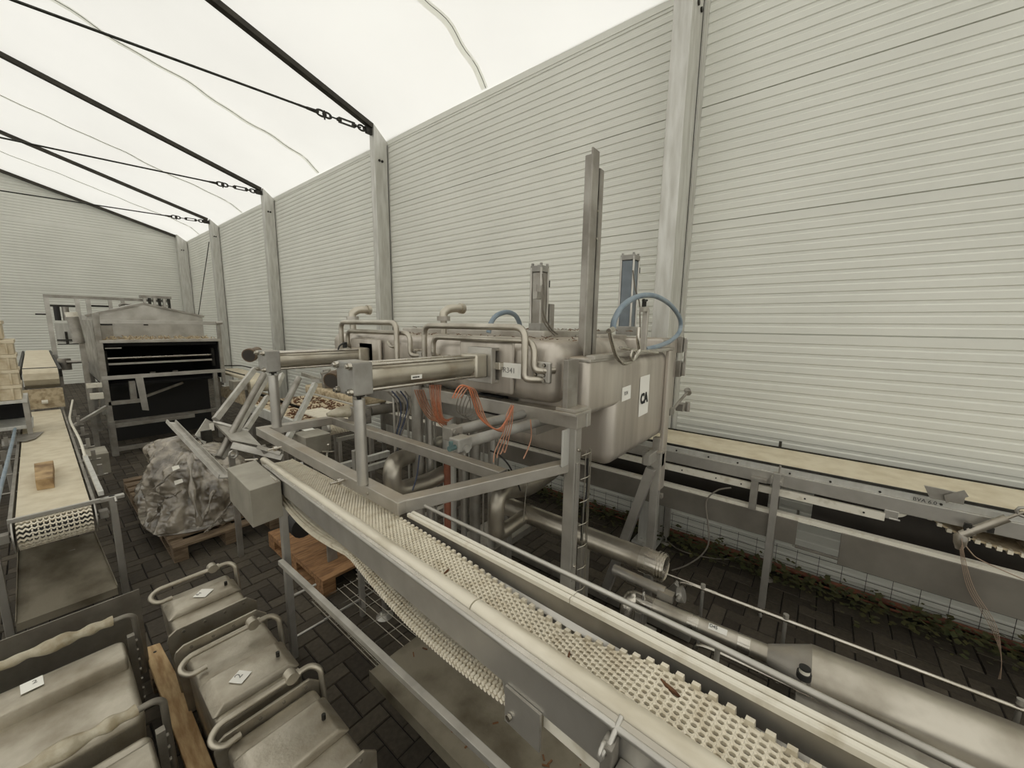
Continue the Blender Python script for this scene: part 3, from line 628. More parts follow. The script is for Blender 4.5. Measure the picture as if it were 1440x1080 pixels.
b = MB(); q = P(629, 680, 'y', 1.75); b.cyl((q.x, 1.75, .36), (q.x, 1.75, 1.25), .022, 12); b.build('red_hose', 'red_pipe', mc)
b = MB(); b.cyl((2.05, 1.9, .3), (2.05, 1.9, .0), .03, 10); b.build('foot', 'steel_dark', mc)
# air tubes and cables hanging under the hood
rt = random.Random(3)
def hang(pts, y, r, m_, nm='air_tube'):
    b = MB(); b.tube(smooth(pix(pts, 'y', y), 5), r, 6); return b.build(nm, m_, mc)
for i in range(7):
    o = i * 2.2; hang([(604 + o * 1.2, 541), (606 + o * 1.0, 562), (612 + o * .9, 588), (622 + o * 1.1, 600 - i * 2)], 1.28 + .03 * (i % 3), .0026, 'orange' if i % 3 else 'pink')
for i in range(5):
    o = i * 3; hang([(583 + o, 548), (592 + o, 572), (606 + o, 590), (628, 594 + i)], 1.45, .003, 'pink')
for i in range(4):
    o = i * 2; hang([(636 + o * 2, 560), (646 + o * 2, 543 + i), (658 + o * 1.6, 545 + i), (665 + o * 1.5, 563), (675 + o * 1.8, 588 + o), (698 + o, 604 + i), (711, 592 + 2 * i), (722, 570 + 3 * i)], .95 + .01 * i, .0026, 'orange' if i < 2 else 'pink')
for i in range(4):
    o = i * 3; hang([(719, 569), (712 + o, 585), (709 + o, 605), (696 + o * 1.6, 635), (694 + o * 1.5, 650 - 6 * i)], .96, .0024, 'pink')
hang([(746, 590), (747, 615), (742, 632), (736, 645)], .97, .003, 'pink')
for i in range(5):
    hang([(545 + i * 6, 550), (558 + i * 5, 566), (560 + i * 3, 590), (556 + i * 2, 612), (562 - i * 2, 640)], 1.9, .004, 'navy' if i % 2 else 'grey_cable', 'cable')
for i in range(4):
    q = P(652 + i * 3, 565 + i * 3, 'y', 1.35); b = MB(); b.tube([q + V((.045 * math.cos(t) + .005 * i, .01 * math.sin(2 * t), .065 * math.sin(t))) for t in [k * math.pi / 9 for k in range(18)]], .003, 6, closed=True); b.build('coiled_tube', 'grey_cable', mc)
hang([(690, 634), (702, 640), (716, 655), (728, 680), (732, 690)], .98, .0035, 'rubber', 'cable'); hang([(746, 660), (740, 690), (736, 735)], 1.25, .003, 'grey_cable', 'cable')
hang([(826, 645), (826, 690), (820, 720), (818, 760)], .9, .008, 'rubber', 'cable')
hang([(590, 640), (586, 670), (580, 690)], 1.7, .004, 'navy', 'cable')
# wire cable ladder on the near leg
b = MB(); x0, y0 = 1.515, .80
for dx, dy in ((.0, -.01), (.03, -.02), (.055, .0)): b.tube([(x0 + dx, y0 + dy, .62), (x0 + dx, y0 + dy, 1.55)], .0028, 6)
for i in range(9):
    z = .64 + i * .112; b.tube([(x0 - .02, y0 - .0, z - .01), (x0, y0 - .02, z), (x0 + .03, y0 - .02, z), (x0 + .055, y0, z)], .0024, 6)
b.build('wire_ladder', 'wire', mc)
b = MB(); b.box((1.52, .835, .8), (1.545, .86, 1.2)); b.build('cable_guard', 'steel', mc, bev=.002)
# weathered wisps of dust and bits on top
b = MB()
for i in range(150):
    x, y = rt.uniform(1.5, 2.9), rt.uniform(.9, 2.8); z = 2.036 if x < 1.9 else 2.078
    a = rt.uniform(0, 6.3); l = rt.uniform(.01, .05); b.bar((x, y, z), (x + l * math.cos(a), y + l * math.sin(a), z + rt.uniform(0, .012)), .004, .003)
tag(b.build('debris', 'leaf_dry', None), 'dry twigs and leaf bits scattered on top of the big machine', 'debris', kind='stuff')
# exhaust pipe lying through the legs of the machine
ep = thing('exhaust_pipe', 'thick steel pipe with tee and elbows running low through the machine legs', 'pipe', (2.1, 1.2, 0))
r_ = .066; pz = .765
b = MB(); b.cyl((2.1, .69, pz), (2.1, 1.80, pz), r_, 28); b.build('main_run', 'pipe', ep)
b = MB(); b.tube([(2.1, .705, pz), (2.1, .64, pz), (2.1, .635, pz), (2.1, .61, pz)], [r_ + .006] * 4, 28); b.build('sleeve', 'bright', ep)
b = MB(); 
for k in range(3): b.tube([(2.1, .612 - k * .016, pz), (2.1, .602 - k * .016, pz)], [r_ + .013, r_ + .013], 28)
b.tube([(2.1, .62, pz), (2.1, .565, pz)], [r_ + .004] * 2, 28, caps=False); b.build('end_collar', 'bright', ep)
t0 = V((2.1, P(742, 722, 'x', 2.1).y, pz)); q1 = P(706, 748, 'y', t0.y); q2 = P(703, 722, 'y', t0.y); q3 = P(735, 692, 'y', t0.y + .12); q4 = P(790, 648, 'y', t0.y + .5)
b = MB(); b.cyl(t0, (q1.x - .0, t0.y, q1.z), .048, 20); b.build('tee_branch', 'pipe', ep)
b = MB(); b.tube([V((q1.x, t0.y, q1.z)) + V((.05, 0, .005)), V((q1.x - .06, t0.y, q1.z + .0)), V((q1.x - .06, t0.y, q1.z + .30)), P(745, 688, 'y', t0.y + .1), P(795, 652, 'y', t0.y + .25)], .052, 20, .16, 8); b.build('elbow', 'pipe', ep)
b = MB(); b.tube([P(625, 665, 'y', 1.8), P(600, 678, 'y', 1.8), P(552, 692, 'y', 1.8), P(551, 650, 'y', 1.8), P(585, 637, 'y', 2.0), P(620, 622, 'y', 2.3)], .05, 18, .11, 8); b.build('return_bend', 'pipe', ep)
for yy in (1.05, 1.70):
    b = MB(); b.box((2.07, yy, 0), (2.13, yy + .06, .705)); b.build('pipe_stand', 'steel_dark', ep, bev=.003)
# ================================================================ FOREGROUND BELT CONVEYOR
fc = thing('belt_conveyor', 'long narrow conveyor with a white perforated link belt running toward the camera in front', 'conveyor', (.7, 1.2, 0))
FA = V((.725, 2.409, 1.34)); FD = V((-.119, -.98769, .1015)); FU = V((.988, -.119, 0)).normalized(); FN = FU.cross(FD).normalized()
if FN.z < 0: FN = -FN
def L(t, w, z): return FA + FD * t + FU * w + V((0, 0, z))
TE = 3.3
def fleg(x, y, z1, w=.045):
    b = MB(); b.box((x - w / 2, y - w / 2, .0), (x + w / 2, y + w / 2, z1)); o = b.build('leg', 'steel', fc, bev=.003); return o
# left side plate and round guide rail on top
def fsweep(t0, t1, prof, name, m_, bev=0):
    b = MB(); n = len(prof)
    vs = [L(t0, a, z) for a, z in prof] + [L(t1, a, z) for a, z in prof]
    b.add(vs, [(i, (i + 1) % n, n + (i + 1) % n, n + i) for i in range(n)] + [tuple(range(n - 1, -1, -1)), tuple(range(n, 2 * n))])
    return b.build(name, m_, fc, bev=bev)
fsweep(0.16, TE, [(-.006, -.095), (-.006, -.008), (.0, -.004), (.004, -.004), (.004, -.095)], 'side_plate', 'steel')
fsweep(0.16, TE, [(-.009, -.018), (-.009, -.006), (-.002, -.002), (-.002, -.018)], 'side_lip', 'bright')
b = MB(); b.tube([L(0.14, -.010, -.012), L(TE, -.010, -.012)], .006, 8); b.build('edge_rod', 'steel', fc)
rail = [(.015 + .0165 * math.cos(a), -.004 + .014 * math.sin(a)) for a in [math.pi * (1.0 - i / 9) for i in range(10)]]
for ta, tb in ((0.02, 1.93), (1.934, TE)):
    b = MB(); n = len(rail) + 2; pr = rail + [(.0315, -.035), (.0045, -.035)]
    vs = [L(ta, a, z) for a, z in pr] + [L(tb, a, z) for a, z in pr]
    b.add(vs, [(i, (i + 1) % n, n + (i + 1) % n, n + i) for i in range(n)], True); b.add(vs, [tuple(range(n - 1, -1, -1)), tuple(range(n, 2 * n))]); b.build('guide_rail', 'worn_guide', fc)
# right guard with a split white cap
fsweep(1.36, TE, [(.178, -.082), (.178, -.016), (.181, -.016), (.181, -.082)], 'guard_plate', 'steel_dark')
fsweep(1.36, TE, [(.168, -.088), (.168, -.080), (.178, -.070), (.181, -.070), (.181, -.088)], 'guard_flange', 'steel')
for ta, tb in ((1.36, 2.05), (2.052, TE)):
    fsweep(ta, tb, [(.172, -.026), (.172, -.016), (.174, -.0135), (.182, -.0135), (.184, -.016), (.184, -.026)], 'guard_cap', 'white_plastic')
    fsweep(ta, tb, [(.1875, -.026), (.1875, -.016), (.1895, -.013), (.198, -.013), (.200, -.016), (.200, -.026)], 'guard_cap', 'white_plastic')
b = MB(); b.tube([L(1.37, .236, -.006), L(2.3, .236, -.014), L(TE, .236, -.04)], .0062, 10); b.build('guide_tube', 'steel', fc)
for t in (2.32, 2.62, 2.95):
    b = MB(); b.tube([L(t, .236, -.02), L(t, .236, -.06), L(t, .19, -.065)], .0045, 8); b.box(tuple(L(t, .182, -.075)), tuple(L(t, .20, -.055) + V((0, .012, 0)))); b.build('tube_bracket', 'steel', fc)
# the link belt: rows of holed links
def dz(t):
    k = [(0, -.045), (.6, -.036), (1.17, -.032), (1.63, -.047), (1.87, -.066), (2.05, -.083), (2.16, -.062), (2.25, -.040), (2.34, -.045), (2.47, -.064), (3.4, -.09)]
    for (a, za), (c, zc) in zip(k, k[1:]):
        if t <= c: return za + (zc - za) * (t - a) / (c - a)
    return k[-1][1]
def linkbelt(t0, t1, wa, wb, nc, pitch, zf, name, m_, thick=.006, teeth=True):
    b = MB(); cw = (wb - wa) / nc; nr = int((t1 - t0) / pitch)
    rr = random.Random(5)
    for i in range(nr):
        ta = t0 + i * pitch; off = 0.5 * cw if i % 2 else 0
        for j in range(nc + (0 if not i % 2 else -1)):
            w0 = wa + j * cw + off; zc = zf(ta + pitch / 2)
            out = [(0, 0), (.5, 0), (1, 0), (1, 1), (.5, 1), (0, 1)]
            hol = [(.22, .28), (.5, .10), (.78, .28), (.78, .72), (.5, .90), (.22, .72)]
            zo = zc + rr.uniform(-.0004, .0004)
            A = [L(ta + y * pitch, w0 + x * cw, zf(ta + y * pitch) + (.0018 if x in (0, 1) else 0)) for x, y in out]
            Hh = [L(ta + y * pitch, w0 + x * cw, zo - .0006) for x, y in hol]
            Bt = [h - V((0, 0, thick)) for h in Hh]
            b.add(A + Hh + Bt, [(k, (k + 1) % 6, 6 + (k + 1) % 6, 6 + k) for k in range(6)] + [(6 + k, 6 + (k + 1) % 6, 12 + (k + 1) % 6, 12 + k) for k in range(6)])
        if i % 2:   # half links fill the ends of odd rows
            for w0, w1 in ((wa, wa + off), (wb - off, wb)):
                b.add([L(ta, w0, zf(ta)), L(ta, w1, zf(ta)), L(ta + pitch, w1, zf(ta + pitch)), L(ta + pitch, w0, zf(ta + pitch))], [(0, 1, 2, 3)])
    o = b.build(name, m_, fc)
    if teeth:
        k = MB()
        for i in range(nr // 2):
            ta = t0 + (i * 2 + .3) * pitch
            for w0 in (wb - .003,):
                z = zf(ta); p = [(0, w0), (0, w0 + .008), (pitch * 1.1, w0 + .008), (pitch * 1.1, w0)]
                vs = [L(ta + a, w, z - .006) for a, w in p] + [L(ta + a * .85 + .001, w, z + .007) for a, w in p]
                k.add(vs, [(0, 1, 2, 3), (4, 5, 6, 7), (0, 1, 5, 4), (1, 2, 6, 5), (2, 3, 7, 6), (3, 0, 4, 7)])
        k.build('edge_teeth', m_, o)
    return o
linkbelt(0.0, TE, .033, .158, 11, .0128, dz, 'link_belt', 'belt_white')
fsweep(.05, TE, [(.034, -.115), (.034, -.112), (.166, -.112), (.166, -.115)], 'hole_shade_sheet', 'rubber')  # dark sheet added below the belt, paints the shade in its holes
# drive end roll of the belt
b = MB(); p0, p1 = L(-.01, .03, -.080), L(-.01, .165, -.080); b.cyl(p0, p1, .034, 18); b.build('end_roller', 'belt_white', fc)
b = MB(); b.cyl(L(-.01, -.06, -.085), L(-.01, .22, -.085), .012, 10); b.build('shaft', 'steel', fc)
# sagging return strand: rows of knuckles
def rz(t): return -.105 - .05 * math.sin(min(1, max(0, (t - .25) / 1.0)) * math.pi) if t < 1.3 else -.105 - .045 * math.sin((t - 1.3) / .85 * math.pi) * (1 if t < 2.15 else 0)
b = MB()
for i in range(int(2.06 / .012)):
    t = .02 + i * .012
    for j, (dz_, o_) in enumerate(((0, 0), (-.0095, .006))):
        
        for w_ in (0, .013, .026):
            q = L(t + o_ + (.006 if w_ == .013 else 0), w_, rz(t) - .012 + dz_); b.tube([q - FU * .003, q + FU * .005], [.0046, .0046], 7)
    q = [L(t, .03, rz(t) - .012), L(t + .0105, .03, rz(t) - .012), L(t + .0105, .155, rz(t) - .012), L(t, .155, rz(t) - .012)]
    b.add(q + [v - V((0, 0, .008)) for v in q], [(0, 1, 2, 3), (4, 5, 6, 7), (0, 1, 5, 4), (1, 2, 6, 5), (2, 3, 7, 6), (3, 0, 4, 7)])
b.build('return_strand', 'belt_white', fc)
# return shoe, white slide strip, clamp
b = MB(); b.tube([L(2.035, .01, -.10), L(2.045, .01, -.14), L(2.10, .01, -.165)], .012, 10, .03); b.build('return_shoe', 'steel', fc)
fsweep(2.05, 2.135, [(-.012, -.165), (-.012, -.092), (-.007, -.092), (-.007, -.165)], 'shoe_plate', 'steel')
q = L(2.065, -.013, -.145); b = MB(); b.cyl(q, q - FU * .006, .006, 8); b.build('rivet', 'bright', fc)
fsweep(2.13, 2.45, [(.004, -.13), (.004, -.095), (.010, -.095), (.010, -.13)], 'slide_strip', 'white_plastic')
b = MB(); b.box(tuple(L(2.28, -.035, -.22)), tuple(L(2.26, -.012, -.02))); b.build('clamp_post', 'steel_dark', fc, bev=.002)
q = L(2.27, -.02, -.022); b = MB(); b.tube([q + V((-.01, .0, -.004)), q + V((.02, -.005, .022))], .004, 8); b.tube([q + FU * -.022 + V((.010 * math.cos(i * .7854), 0, .010 * math.sin(i * .7854))) for i in range(8)], .003, 6, closed=True); b.build('eye_bolt', 'steel', fc)
b = MB(); b.bar(L(2.295, -.02, -.055), L(2.30, -.03, -.16), .03, .03, (0, 1, 0)); b.build('strut', 'steel', fc, bev=.002)
b = MB(); b.box(tuple(L(2.34, -.05, -.34)), tuple(L(2.26, .01, -.15))); b.build('foot_bracket', 'steel_dust', fc, bev=.004)
q = L(2.30, -.02, -.30); fleg(q.x, q.y, q.z, .04)
# motor box on the far left end
b = MB(); z1 = 1.375; z0 = 1.20
pts = [(.500, 1.82), (.660, 1.905), (.705, 2.45), (.553, 2.34)]
pts = [P(351, 690, 'z', z1), P(395, 676, 'z', z1), P(358.5, 647, 'z', z1), P(319, 658, 'z', z1)]
vs = [V((p.x, p.y, z0)) for p in pts] + [V((p.x, p.y, z1)) for p in pts]
b.add(vs, [(3, 2, 1, 0), (4, 5, 6, 7), (0, 1, 5, 4), (1, 2, 6, 5), (2, 3, 7, 6), (3, 0, 4, 7)]); b.build('motor_box', 'greybox', fc, bev=.003)
b = MB(); b.tube([L(.05, -.035, .01), L(.25, -.035, -.01), L(.52, -.03, -.015)], .007, 8); b.cyl(L(.02, -.07, .012), L(.06, -.02, .012), .005, 8); b.build('tension_rod', 'bright', fc)
# stand: two legs linked by rods, with a bracket at the top
ly = 2.409
fleg(.822, ly, 1.06, .038); fleg(1.29, ly, 1.25, .034)
b = MB(); b.bar((.822, ly - .02, 1.06), tuple(L(.42, -.01, -.085)), .03, .02); b.cyl((.822, ly - .03, 1.06), (.822, ly - .03, 1.16), .008, 8); b.build('top_bracket', 'steel', fc)
for z, x1 in ((.135, 1.29), (.42, .98)):
    b = MB(); b.cyl((.83, ly, z), (x1, ly, z), .008, 8); b.build('cross_rod', 'steel', fc)
b = MB(); b.bar((.775, 2.37, .70), (.80, -.1, .70), .028, .028); b.bar((.79, 2.37, .685), (.815, -.1, .685), .004, .05); b.build('stand_rail', 'alu', fc, bev=.003)
b = MB(); q = P(541, 866, 'z', .0); b.cyl(q + V((0, 0, .02)), q + V((0, 0, .28)), .018, 12); b.cyl(q, q + V((0, 0, .022)), .06, 20, .03); b.build('levelling_foot', 'steel', fc)
# catch tray under the belt
b = MB(); zt = .35
c_ = [P(520, 945, 'z', zt), P(612, 893, 'z', zt)]
x0, x1, y1 = c_[0].x, c_[1].x + .55, c_[0].y
b.box((x0, -.15, zt), (x1, y1, zt + .004)); b.box((x0 - .004, -.15, zt - .05), (x0, y1, zt + .012)); b.box((x1, -.15, zt), (x1 + .004, y1, zt + .05)); b.build('catch_tray', 'dirty_sheet', fc)
bb = MB()
for i in range(70):
    x, y = rt.uniform(x0 + .05, x1 - .05), rt.uniform(.2, y1 - .05); l = rt.uniform(.008, .03); a = rt.uniform(0, 6.3)
    bb.bar((x, y, zt + .006), (x + l * math.cos(a), y + l * math.sin(a), zt + .007 + rt.uniform(0, .006)), .006, .003)
tag(bb.build('tray_debris', 'leaf_dry', None), 'dark crumbs and dry bits lying on the catch tray under the belt', 'debris', kind='stuff')
# wire basket tray on the rods
wb = thing('wire_basket_tray', 'long open wire cable tray lying under the front conveyor', 'wire tray', (1.15, 2.2, .1))
b = MB(); zb = .16
q0, q1 = P(443, 850, 'z', zb), P(482, 833, 'z', zb)
xa = q0.x; xb = P(490, 838, 'z', zb).x + .14
for k in (0, .09, .18, .55, .7, .85, 1):
    x = xa + (xb - xa) * k; b.tube([(x, 2.62, zb), (x, 1.62, zb)], .0028, 6)
for x in (xa, xb):
    for z in (zb + .035, zb + .07): b.tube([(x, 2.62, z), (x, 1.62, z)], .0028, 6)
for k in range(7):
    y = 2.6 - k * .16; b.tube([(xa, y, zb + .07), (xa, y, zb), (xb, y, zb), (xb, y, zb + .07)], .0024, 6)
b.build('wire_mesh', 'wire', wb)
b = MB(); b.cyl((xa - .02, 2.40, zb - .011), (xb + .02, 2.40, zb - .011), .006, 6); b.build('hanger_rod', 'steel', wb)
# dead leaves on the belt
def leafbit(px, py, ln, ang, lab):
    # lies on the belt
    r = ray(px, py); 
    best = None
    for i in range(400):
        t = 1.0 + i * .005
        q = CAM + r * ((t and ((L(t, .11, 0).y) / r.y)))
        d = q.z - (L(t, .11, dz(t)).z)
        if best is None or abs(d) < best[0]: best = (abs(d), q)
    q = best[1] + V((0, 0, .004)); dx = V((math.cos(ang), math.sin(ang), 0)) * ln / 2; sd = V((-math.sin(ang), math.cos(ang), 0)) * ln * .14
    b = MB(); b.rings([[q - dx, q - dx + V((0, 0, .002)), q - dx + V((0, 0, .001))], [q - dx * .3 + sd, q - dx * .3 + V((0, 0, .005)), q - dx * .3 - sd], [q + dx * .4 + sd * .8, q + dx * .4 + V((0, 0, .004)), q + dx * .4 - sd * .8], [q + dx, q + dx + V((0, 0, .004)), q + dx + V((0, 0, .002))]])
    tag(b.build('dry_leaf', 'leaf_dry', None), lab, 'leaf')
leafbit(943, 972, .038, 1.25, 'curled brown leaf on the white belt, nearest the camera')
leafbit(800, 925, .022, .4, 'small brown leaf scrap on the belt, left of the kink')
leafbit(628, 806, .024, .2, 'dark leaf scrap on the belt half way along')
# ================================================================ PIPE RIG ON THE FLOOR AT RIGHT
pr = thing('tubular_pipe_rig', 'big shiny steel tube with a cone and small pipes, lying at the lower right', 'pipe rig', (2.35, -.1, 0))
zc = .36
p_e = P(890, 868, 'z', zc); p_s = P(1085, 922, 'z', zc); p_c = P(1130, 938, 'z', zc); p_f = P(1440, 1058, 'z', zc)
ax = (p_f - p_s).normalized(); ax = V((.06, -1, 0)).normalized()
o_ = p_s
def T(d, dx=0, z=0): return o_ + ax * d + V((1, .06, 0)).normalized() * dx + V((0, 0, z))
b = MB(); b.cyl(T(-.62), T(.0), .047, 24); b.build('feed_pipe', 'pipe', pr)
for d in (-.42, -.16): 
    b = MB(); b.cyl(T(d), T(d + .06), .0485, 24); b.build('pipe_sleeve', 'bright', pr)
b = MB(); b.tube([T(-.62), T(-.74), T(-.76, -.02), T(-.77, -.05, -.03), T(-.77, -.07, -.1), T(-.77, -.07, -.2)], .05, 20, .05); b.build('elbow', 'bright', pr)
b = MB(); b.tube([T(-.02), T(.16)], [.05, .128], 36); b.build('cone', 'steel_dust', pr)
b = MB(); b.cyl(T(.16), T(1.9), .13, 48); b.build('main_tube', 'pipe', pr)
q = T(-.26, -.024, .041); s_ = sheet(q, ax, V((1, .06, 0)) * .75 + V((0, 0, .5)), .095, .032, .0012, 'paper_label', 'paper', pr); text('D45', .024, q + ax * -.042 + V((-.006, 0, -.005)) + V((0, 0, .006)), ax, V((1, .06, 0)) * .75 + V((0, 0, .5)), 'ink', s_)
b = MB(); b.tube([T(-.50, .2, .05), T(-.52, .2, .10), T(-.45, .2, .11), T(1.9, .2, .08)], .011, 8, .04); b.tube([T(-.6, .2, .12), T(-.3, .2, .115)], .006, 6); b.build('return_tube', 'bright', pr)
for d in (-.38, .05, .9):
    b = MB(); b.cyl(T(d, .2, .115), T(d, .2, .14), .014, 10); b.cyl(T(d, .2, -.30), T(d, .2, .09), .01, 8); b.build('tube_clip', 'steel', pr)
b = MB(); b.tube([T(-.34, -.16, -.1), T(-.35, -.16, .0), T(-.27, -.16, .01), T(.1, -.16, 0), T(.5, -.16, 0)], .011, 8, .04); b.build('drain_pipe', 'bright', pr)
b = MB(); b.box(tuple(T(.1, -.26, -.1)), tuple(T(1.9, -.14, -.02) + V((.0, 0, 0)))); b.build('side_channel', 'steel_dark', pr, bev=.004)
b = MB(); b.cyl(T(.13, -.135, .055), T(.13, -.135, .085), .03, 16); b.cyl(T(.13, -.135, .105), T(.13, -.135, .113), .024, 16); b.build('valve_cap', 'rubber', pr)
b = MB(); b.cyl(T(.13, -.135, .085), T(.13, -.135, .105), .022, 16); b.build('valve_plate', 'white_plastic', pr)
b = MB(); b.cyl(T(.13, -.135, -.08), T(.13, -.135, .06), .014, 10); b.build('valve_stem', 'steel', pr)
b = MB(); b.cyl(T(-.93, .11, .07), T(-.58, .09, .06), .035, 18); b.box(tuple(T(-.62, .05, .03)), tuple(T(-.52, .10, .08))); b.build('valve_actuator', 'steel_dust', pr)
b = MB(); b.tube([T(-.50, .10, .075), T(-.47, .10, .085)], [.045, .045], 18); b.cyl(T(-.49, .07, .09), T(-.49, .02, .09), .012, 8); b.build('butterfly_valve', 'steel', pr)
b = MB(); b.bar(T(-.68, -.03, .06), T(-.68, -.03, -.2), .012, .014); b.tube([T(-.68, -.03, .075) + V((.014 * math.cos(i * .7854), 0, .014 * math.sin(i * .7854))) for i in range(8)], .005, 6, closed=True); b.box(tuple(T(-.7, -.08, -.2)), tuple(T(-.6, .03, -.17))); b.build('eye_bracket', 'steel', pr)
for d in (-.72, .3, 1.3):
    b = MB(); b.box(tuple(T(d, -.06, -zc)), tuple(T(d + .05, .06, -.045 if d < 0 else -.12))); b.build('saddle', 'steel_dark', pr, bev=.003)
# ================================================================ WALL CONVEYOR
wc = thing('wall_conveyor', 'long conveyor with a cream belt running along the ribbed wall at the right', 'conveyor', (3.5, .5, 0))
yA, yB = 5.0, -2.2; xf, xb = 3.21, 3.80
b = MB(); b.box((xf + .07, yB, 1.115), (xb - .03, yA, 1.135)); b.build('belt', 'belt', wc)
b = MB(); b.box((xf + .055, yB, 1.10), (xf + .068, yA, 1.145)); b.box((xb - .028, yB, 1.10), (xb - .015, yA, 1.145)); b.build('belt_edge_strip', 'darkmetal', wc)
b = MB(); b.box((xf + .02, yB, 1.085), (xf + .055, yA, 1.128)); b.build('top_lip', 'zinc', wc)
b = MB(); b.box((xf, yB, 1.005), (xf + .02, yA, 1.095)); b.build('side_channel', 'steel', wc, bev=.003)
b = MB(); b.box((xf - .005, P(1246, 716, 'x', xf).y, .935), (xf + .02, yA, .985)); b.build('white_strip', 'white_plastic', wc)
b = MB(); b.box((xb, yB, .90), (xb + .02, yA, 1.09)); b.build('back_channel', 'steel_dark', wc)
b = MB(); b.box((xf - .02, yB, .79), (xf + .03, yA, .82)); b.build('white_strip', 'white_plastic', wc)
b = MB(); b.box((xf - .03, .02, .62), (xf - .015, yA, .795)); b.build('lower_guard', 'panel_grey', wc, bev=.002)
b = MB(); b.box((xf - .03, yB, .575), (xf - .015, -.21, .795)); b.box((xf - .03, -.21, .60), (xf - .015, .02, .62)); b.build('lower_guard', 'panel_grey', wc, bev=.002)
b = MB(); b.box((xf - .015, .02, .6), (xf + .2, .035, .79)); b.build('guard_end', 'steel', wc)
b = MB(); b.box((xf + .24, .22, .72), (xf + .26, yA, .999)); b.build('inner_panel', 'brown_panel', wc); b = MB(); b.box((xf + .24, yB, .68), (xf + .26, -.05, .999)); b.build('inner_panel', 'brown_panel', wc)
def wleg(x, y, z1, z0=.04):
    b = MB(); b.box((x - .022, y - .022, z0 + .04), (x + .022, y + .022, z1)); b.cyl((x, y, z0 - .02), (x, y, z0 + .05), .008, 8); b.cyl((x, y, 0), (x, y, .02), .012, 12); o = b.build('leg', 'steel', wc, bev=.003); return o
wleg(xf - .045, .165, 1.115); wleg(xf + .50, .18, 1.0); wleg(xf + .5, 1.02, .9); wleg(xf - .02, 3.6, 1.0); wleg(xf + .5, 3.6, 1.0); wleg(xf + .05, -2.1, .8); wleg(xf + .5, -2.1, 1.0)
b = MB(); b.cyl((xf + .5, .18, 0), (xf + .5, .18, .02), .05, 18, .03); b.cyl((xf + .5, 1.02, 0), (xf + .5, 1.02, .02), .05, 18, .03); b.build('foot_disc', 'steel_dark', wc)
b = MB(); b.box((xf - .06, .13, 1.03), (xf + .01, .20, 1.075)); b.cyl((xf - .05, .155, 1.07), (xf - .05, .155, 1.17), .007, 8); b.cyl((xf - .08, .14, 1.05), (xf - .06, .14, 1.05), .011, 6); b.build('leg_clamp', 'steel', wc, bev=.002)
b = MB(); b.box((xf - .05, .27, .80), (xf - .01, .315, 1.02)); b.box((xf - .055, .22, 1.02), (xf + .01, .32, 1.045)); b.build('hanger_bracket', 'steel_dark', wc, bev=.002)
for y in (.86, .62, .42, .1, -.12, -.36, -.62):
    q = MB(); q.cyl((xf + .012, y, 1.108), (xf + .022, y, 1.108), .007, 6); q.build('bolt', 'darkmetal', wc)
for y in (.80, .55, .38, .0, -.3, -.75):
    q = MB(); q.cyl((xf - .009, y, .96), (xf - .004, y, .96), .006, 6); q.build('bolt', 'darkmetal', wc)
q = P(1098, 620, 'x', xb); b = MB(); b.box((xb - .02, q.y - .01, 1.14), (xb, q.y + .01, 1.19)); b.build('stub', 'darkmetal', wc)
# return wheel and sagging toothed strand at the near end
q = P(1261, 715, 'x', xf + .02); b = MB(); b.cyl(q, q + V((.03, 0, 0)), .055, 24); b.build('return_wheel', 'white_plastic', wc)
b = MB(); b.box((xf - .004, q.y - .01, .955), (xf + .012, q.y + .055, 1.01)); b.box((xf - .010, q.y - .02, .955), (xf, q.y + .03, .965)); b.build('wheel_plate', 'steel', wc, bev=.003)
pts = [P(1276, 703, 'x', xf + .04), P(1300, 720, 'x', xf + .04), P(1335, 743, 'x', xf + .04), P(1370, 757, 'x', xf + .04), P(1410, 770, 'x', xf + .04), P(1440, 778, 'x', xf + .04), P(1500, 785, 'x', xf + .04)]
pts.append(V((xf + .04, -2.15, pts[-1].z + .02))); sp = smooth(pts, 8); b = MB()
for a, c in zip(sp, sp[1:]): b.add([a, c, c + V((.42, 0, 0)), a + V((.42, 0, 0)), a - V((0, 0, .012)), c - V((0, 0, .012)), c + V((.42, 0, -.012)), a + V((.42, 0, -.012))], [(0, 1, 2, 3), (4, 5, 6, 7), (0, 1, 5, 4), (2, 3, 7, 6)])
b.build('sagging_strand', 'belt_dirty', wc)
b = MB(); tot = 0; last = sp[0]
for a in sp[1:]:
    if (a - last).length > .035: b.box(tuple(a + V((-.012, -.010, -.022))), tuple(a + V((.02, .010, .0)))); last = a
b.build('strand_teeth', 'belt_white', wc)
# pneumatic cylinder across the strand
q0, q1 = P(1352, 752, 'x', xf - .05), P(1440, 720, 'x', xf - .05); b = MB()
b.tube([q0, q0.lerp(q1, .16)], [.022] * 2, 14); b.tube([q0.lerp(q1, .14), q0.lerp(q1, .18)], [.027] * 2, 14); b.tube([q0.lerp(q1, .18), q0.lerp(q1, .75)], [.021] * 2, 14); b.tube([q0.lerp(q1, .75), q1], [.008] * 2, 8); b.build('tension_cylinder', 'pipe', wc)
b = MB(); b.tube([q1 + V((0, .025 * math.cos(i * .7854), .025 * math.sin(i * .7854))) for i in range(8)], .008, 6, closed=True); b.build('rod_eye', 'steel', wc)
b = MB(); b.box(tuple(q0.lerp(q1, .05) + V((-.012, -.02, .02))), tuple(q0.lerp(q1, .12) + V((.01, .02, .05)))); b.box(tuple(q0.lerp(q1, .5) + V((-.012, -.012, -.05))), tuple(q0.lerp(q1, .5) + V((.012, .012, -.02)))); b.build('cylinder_fittings', 'darkmetal', wc)
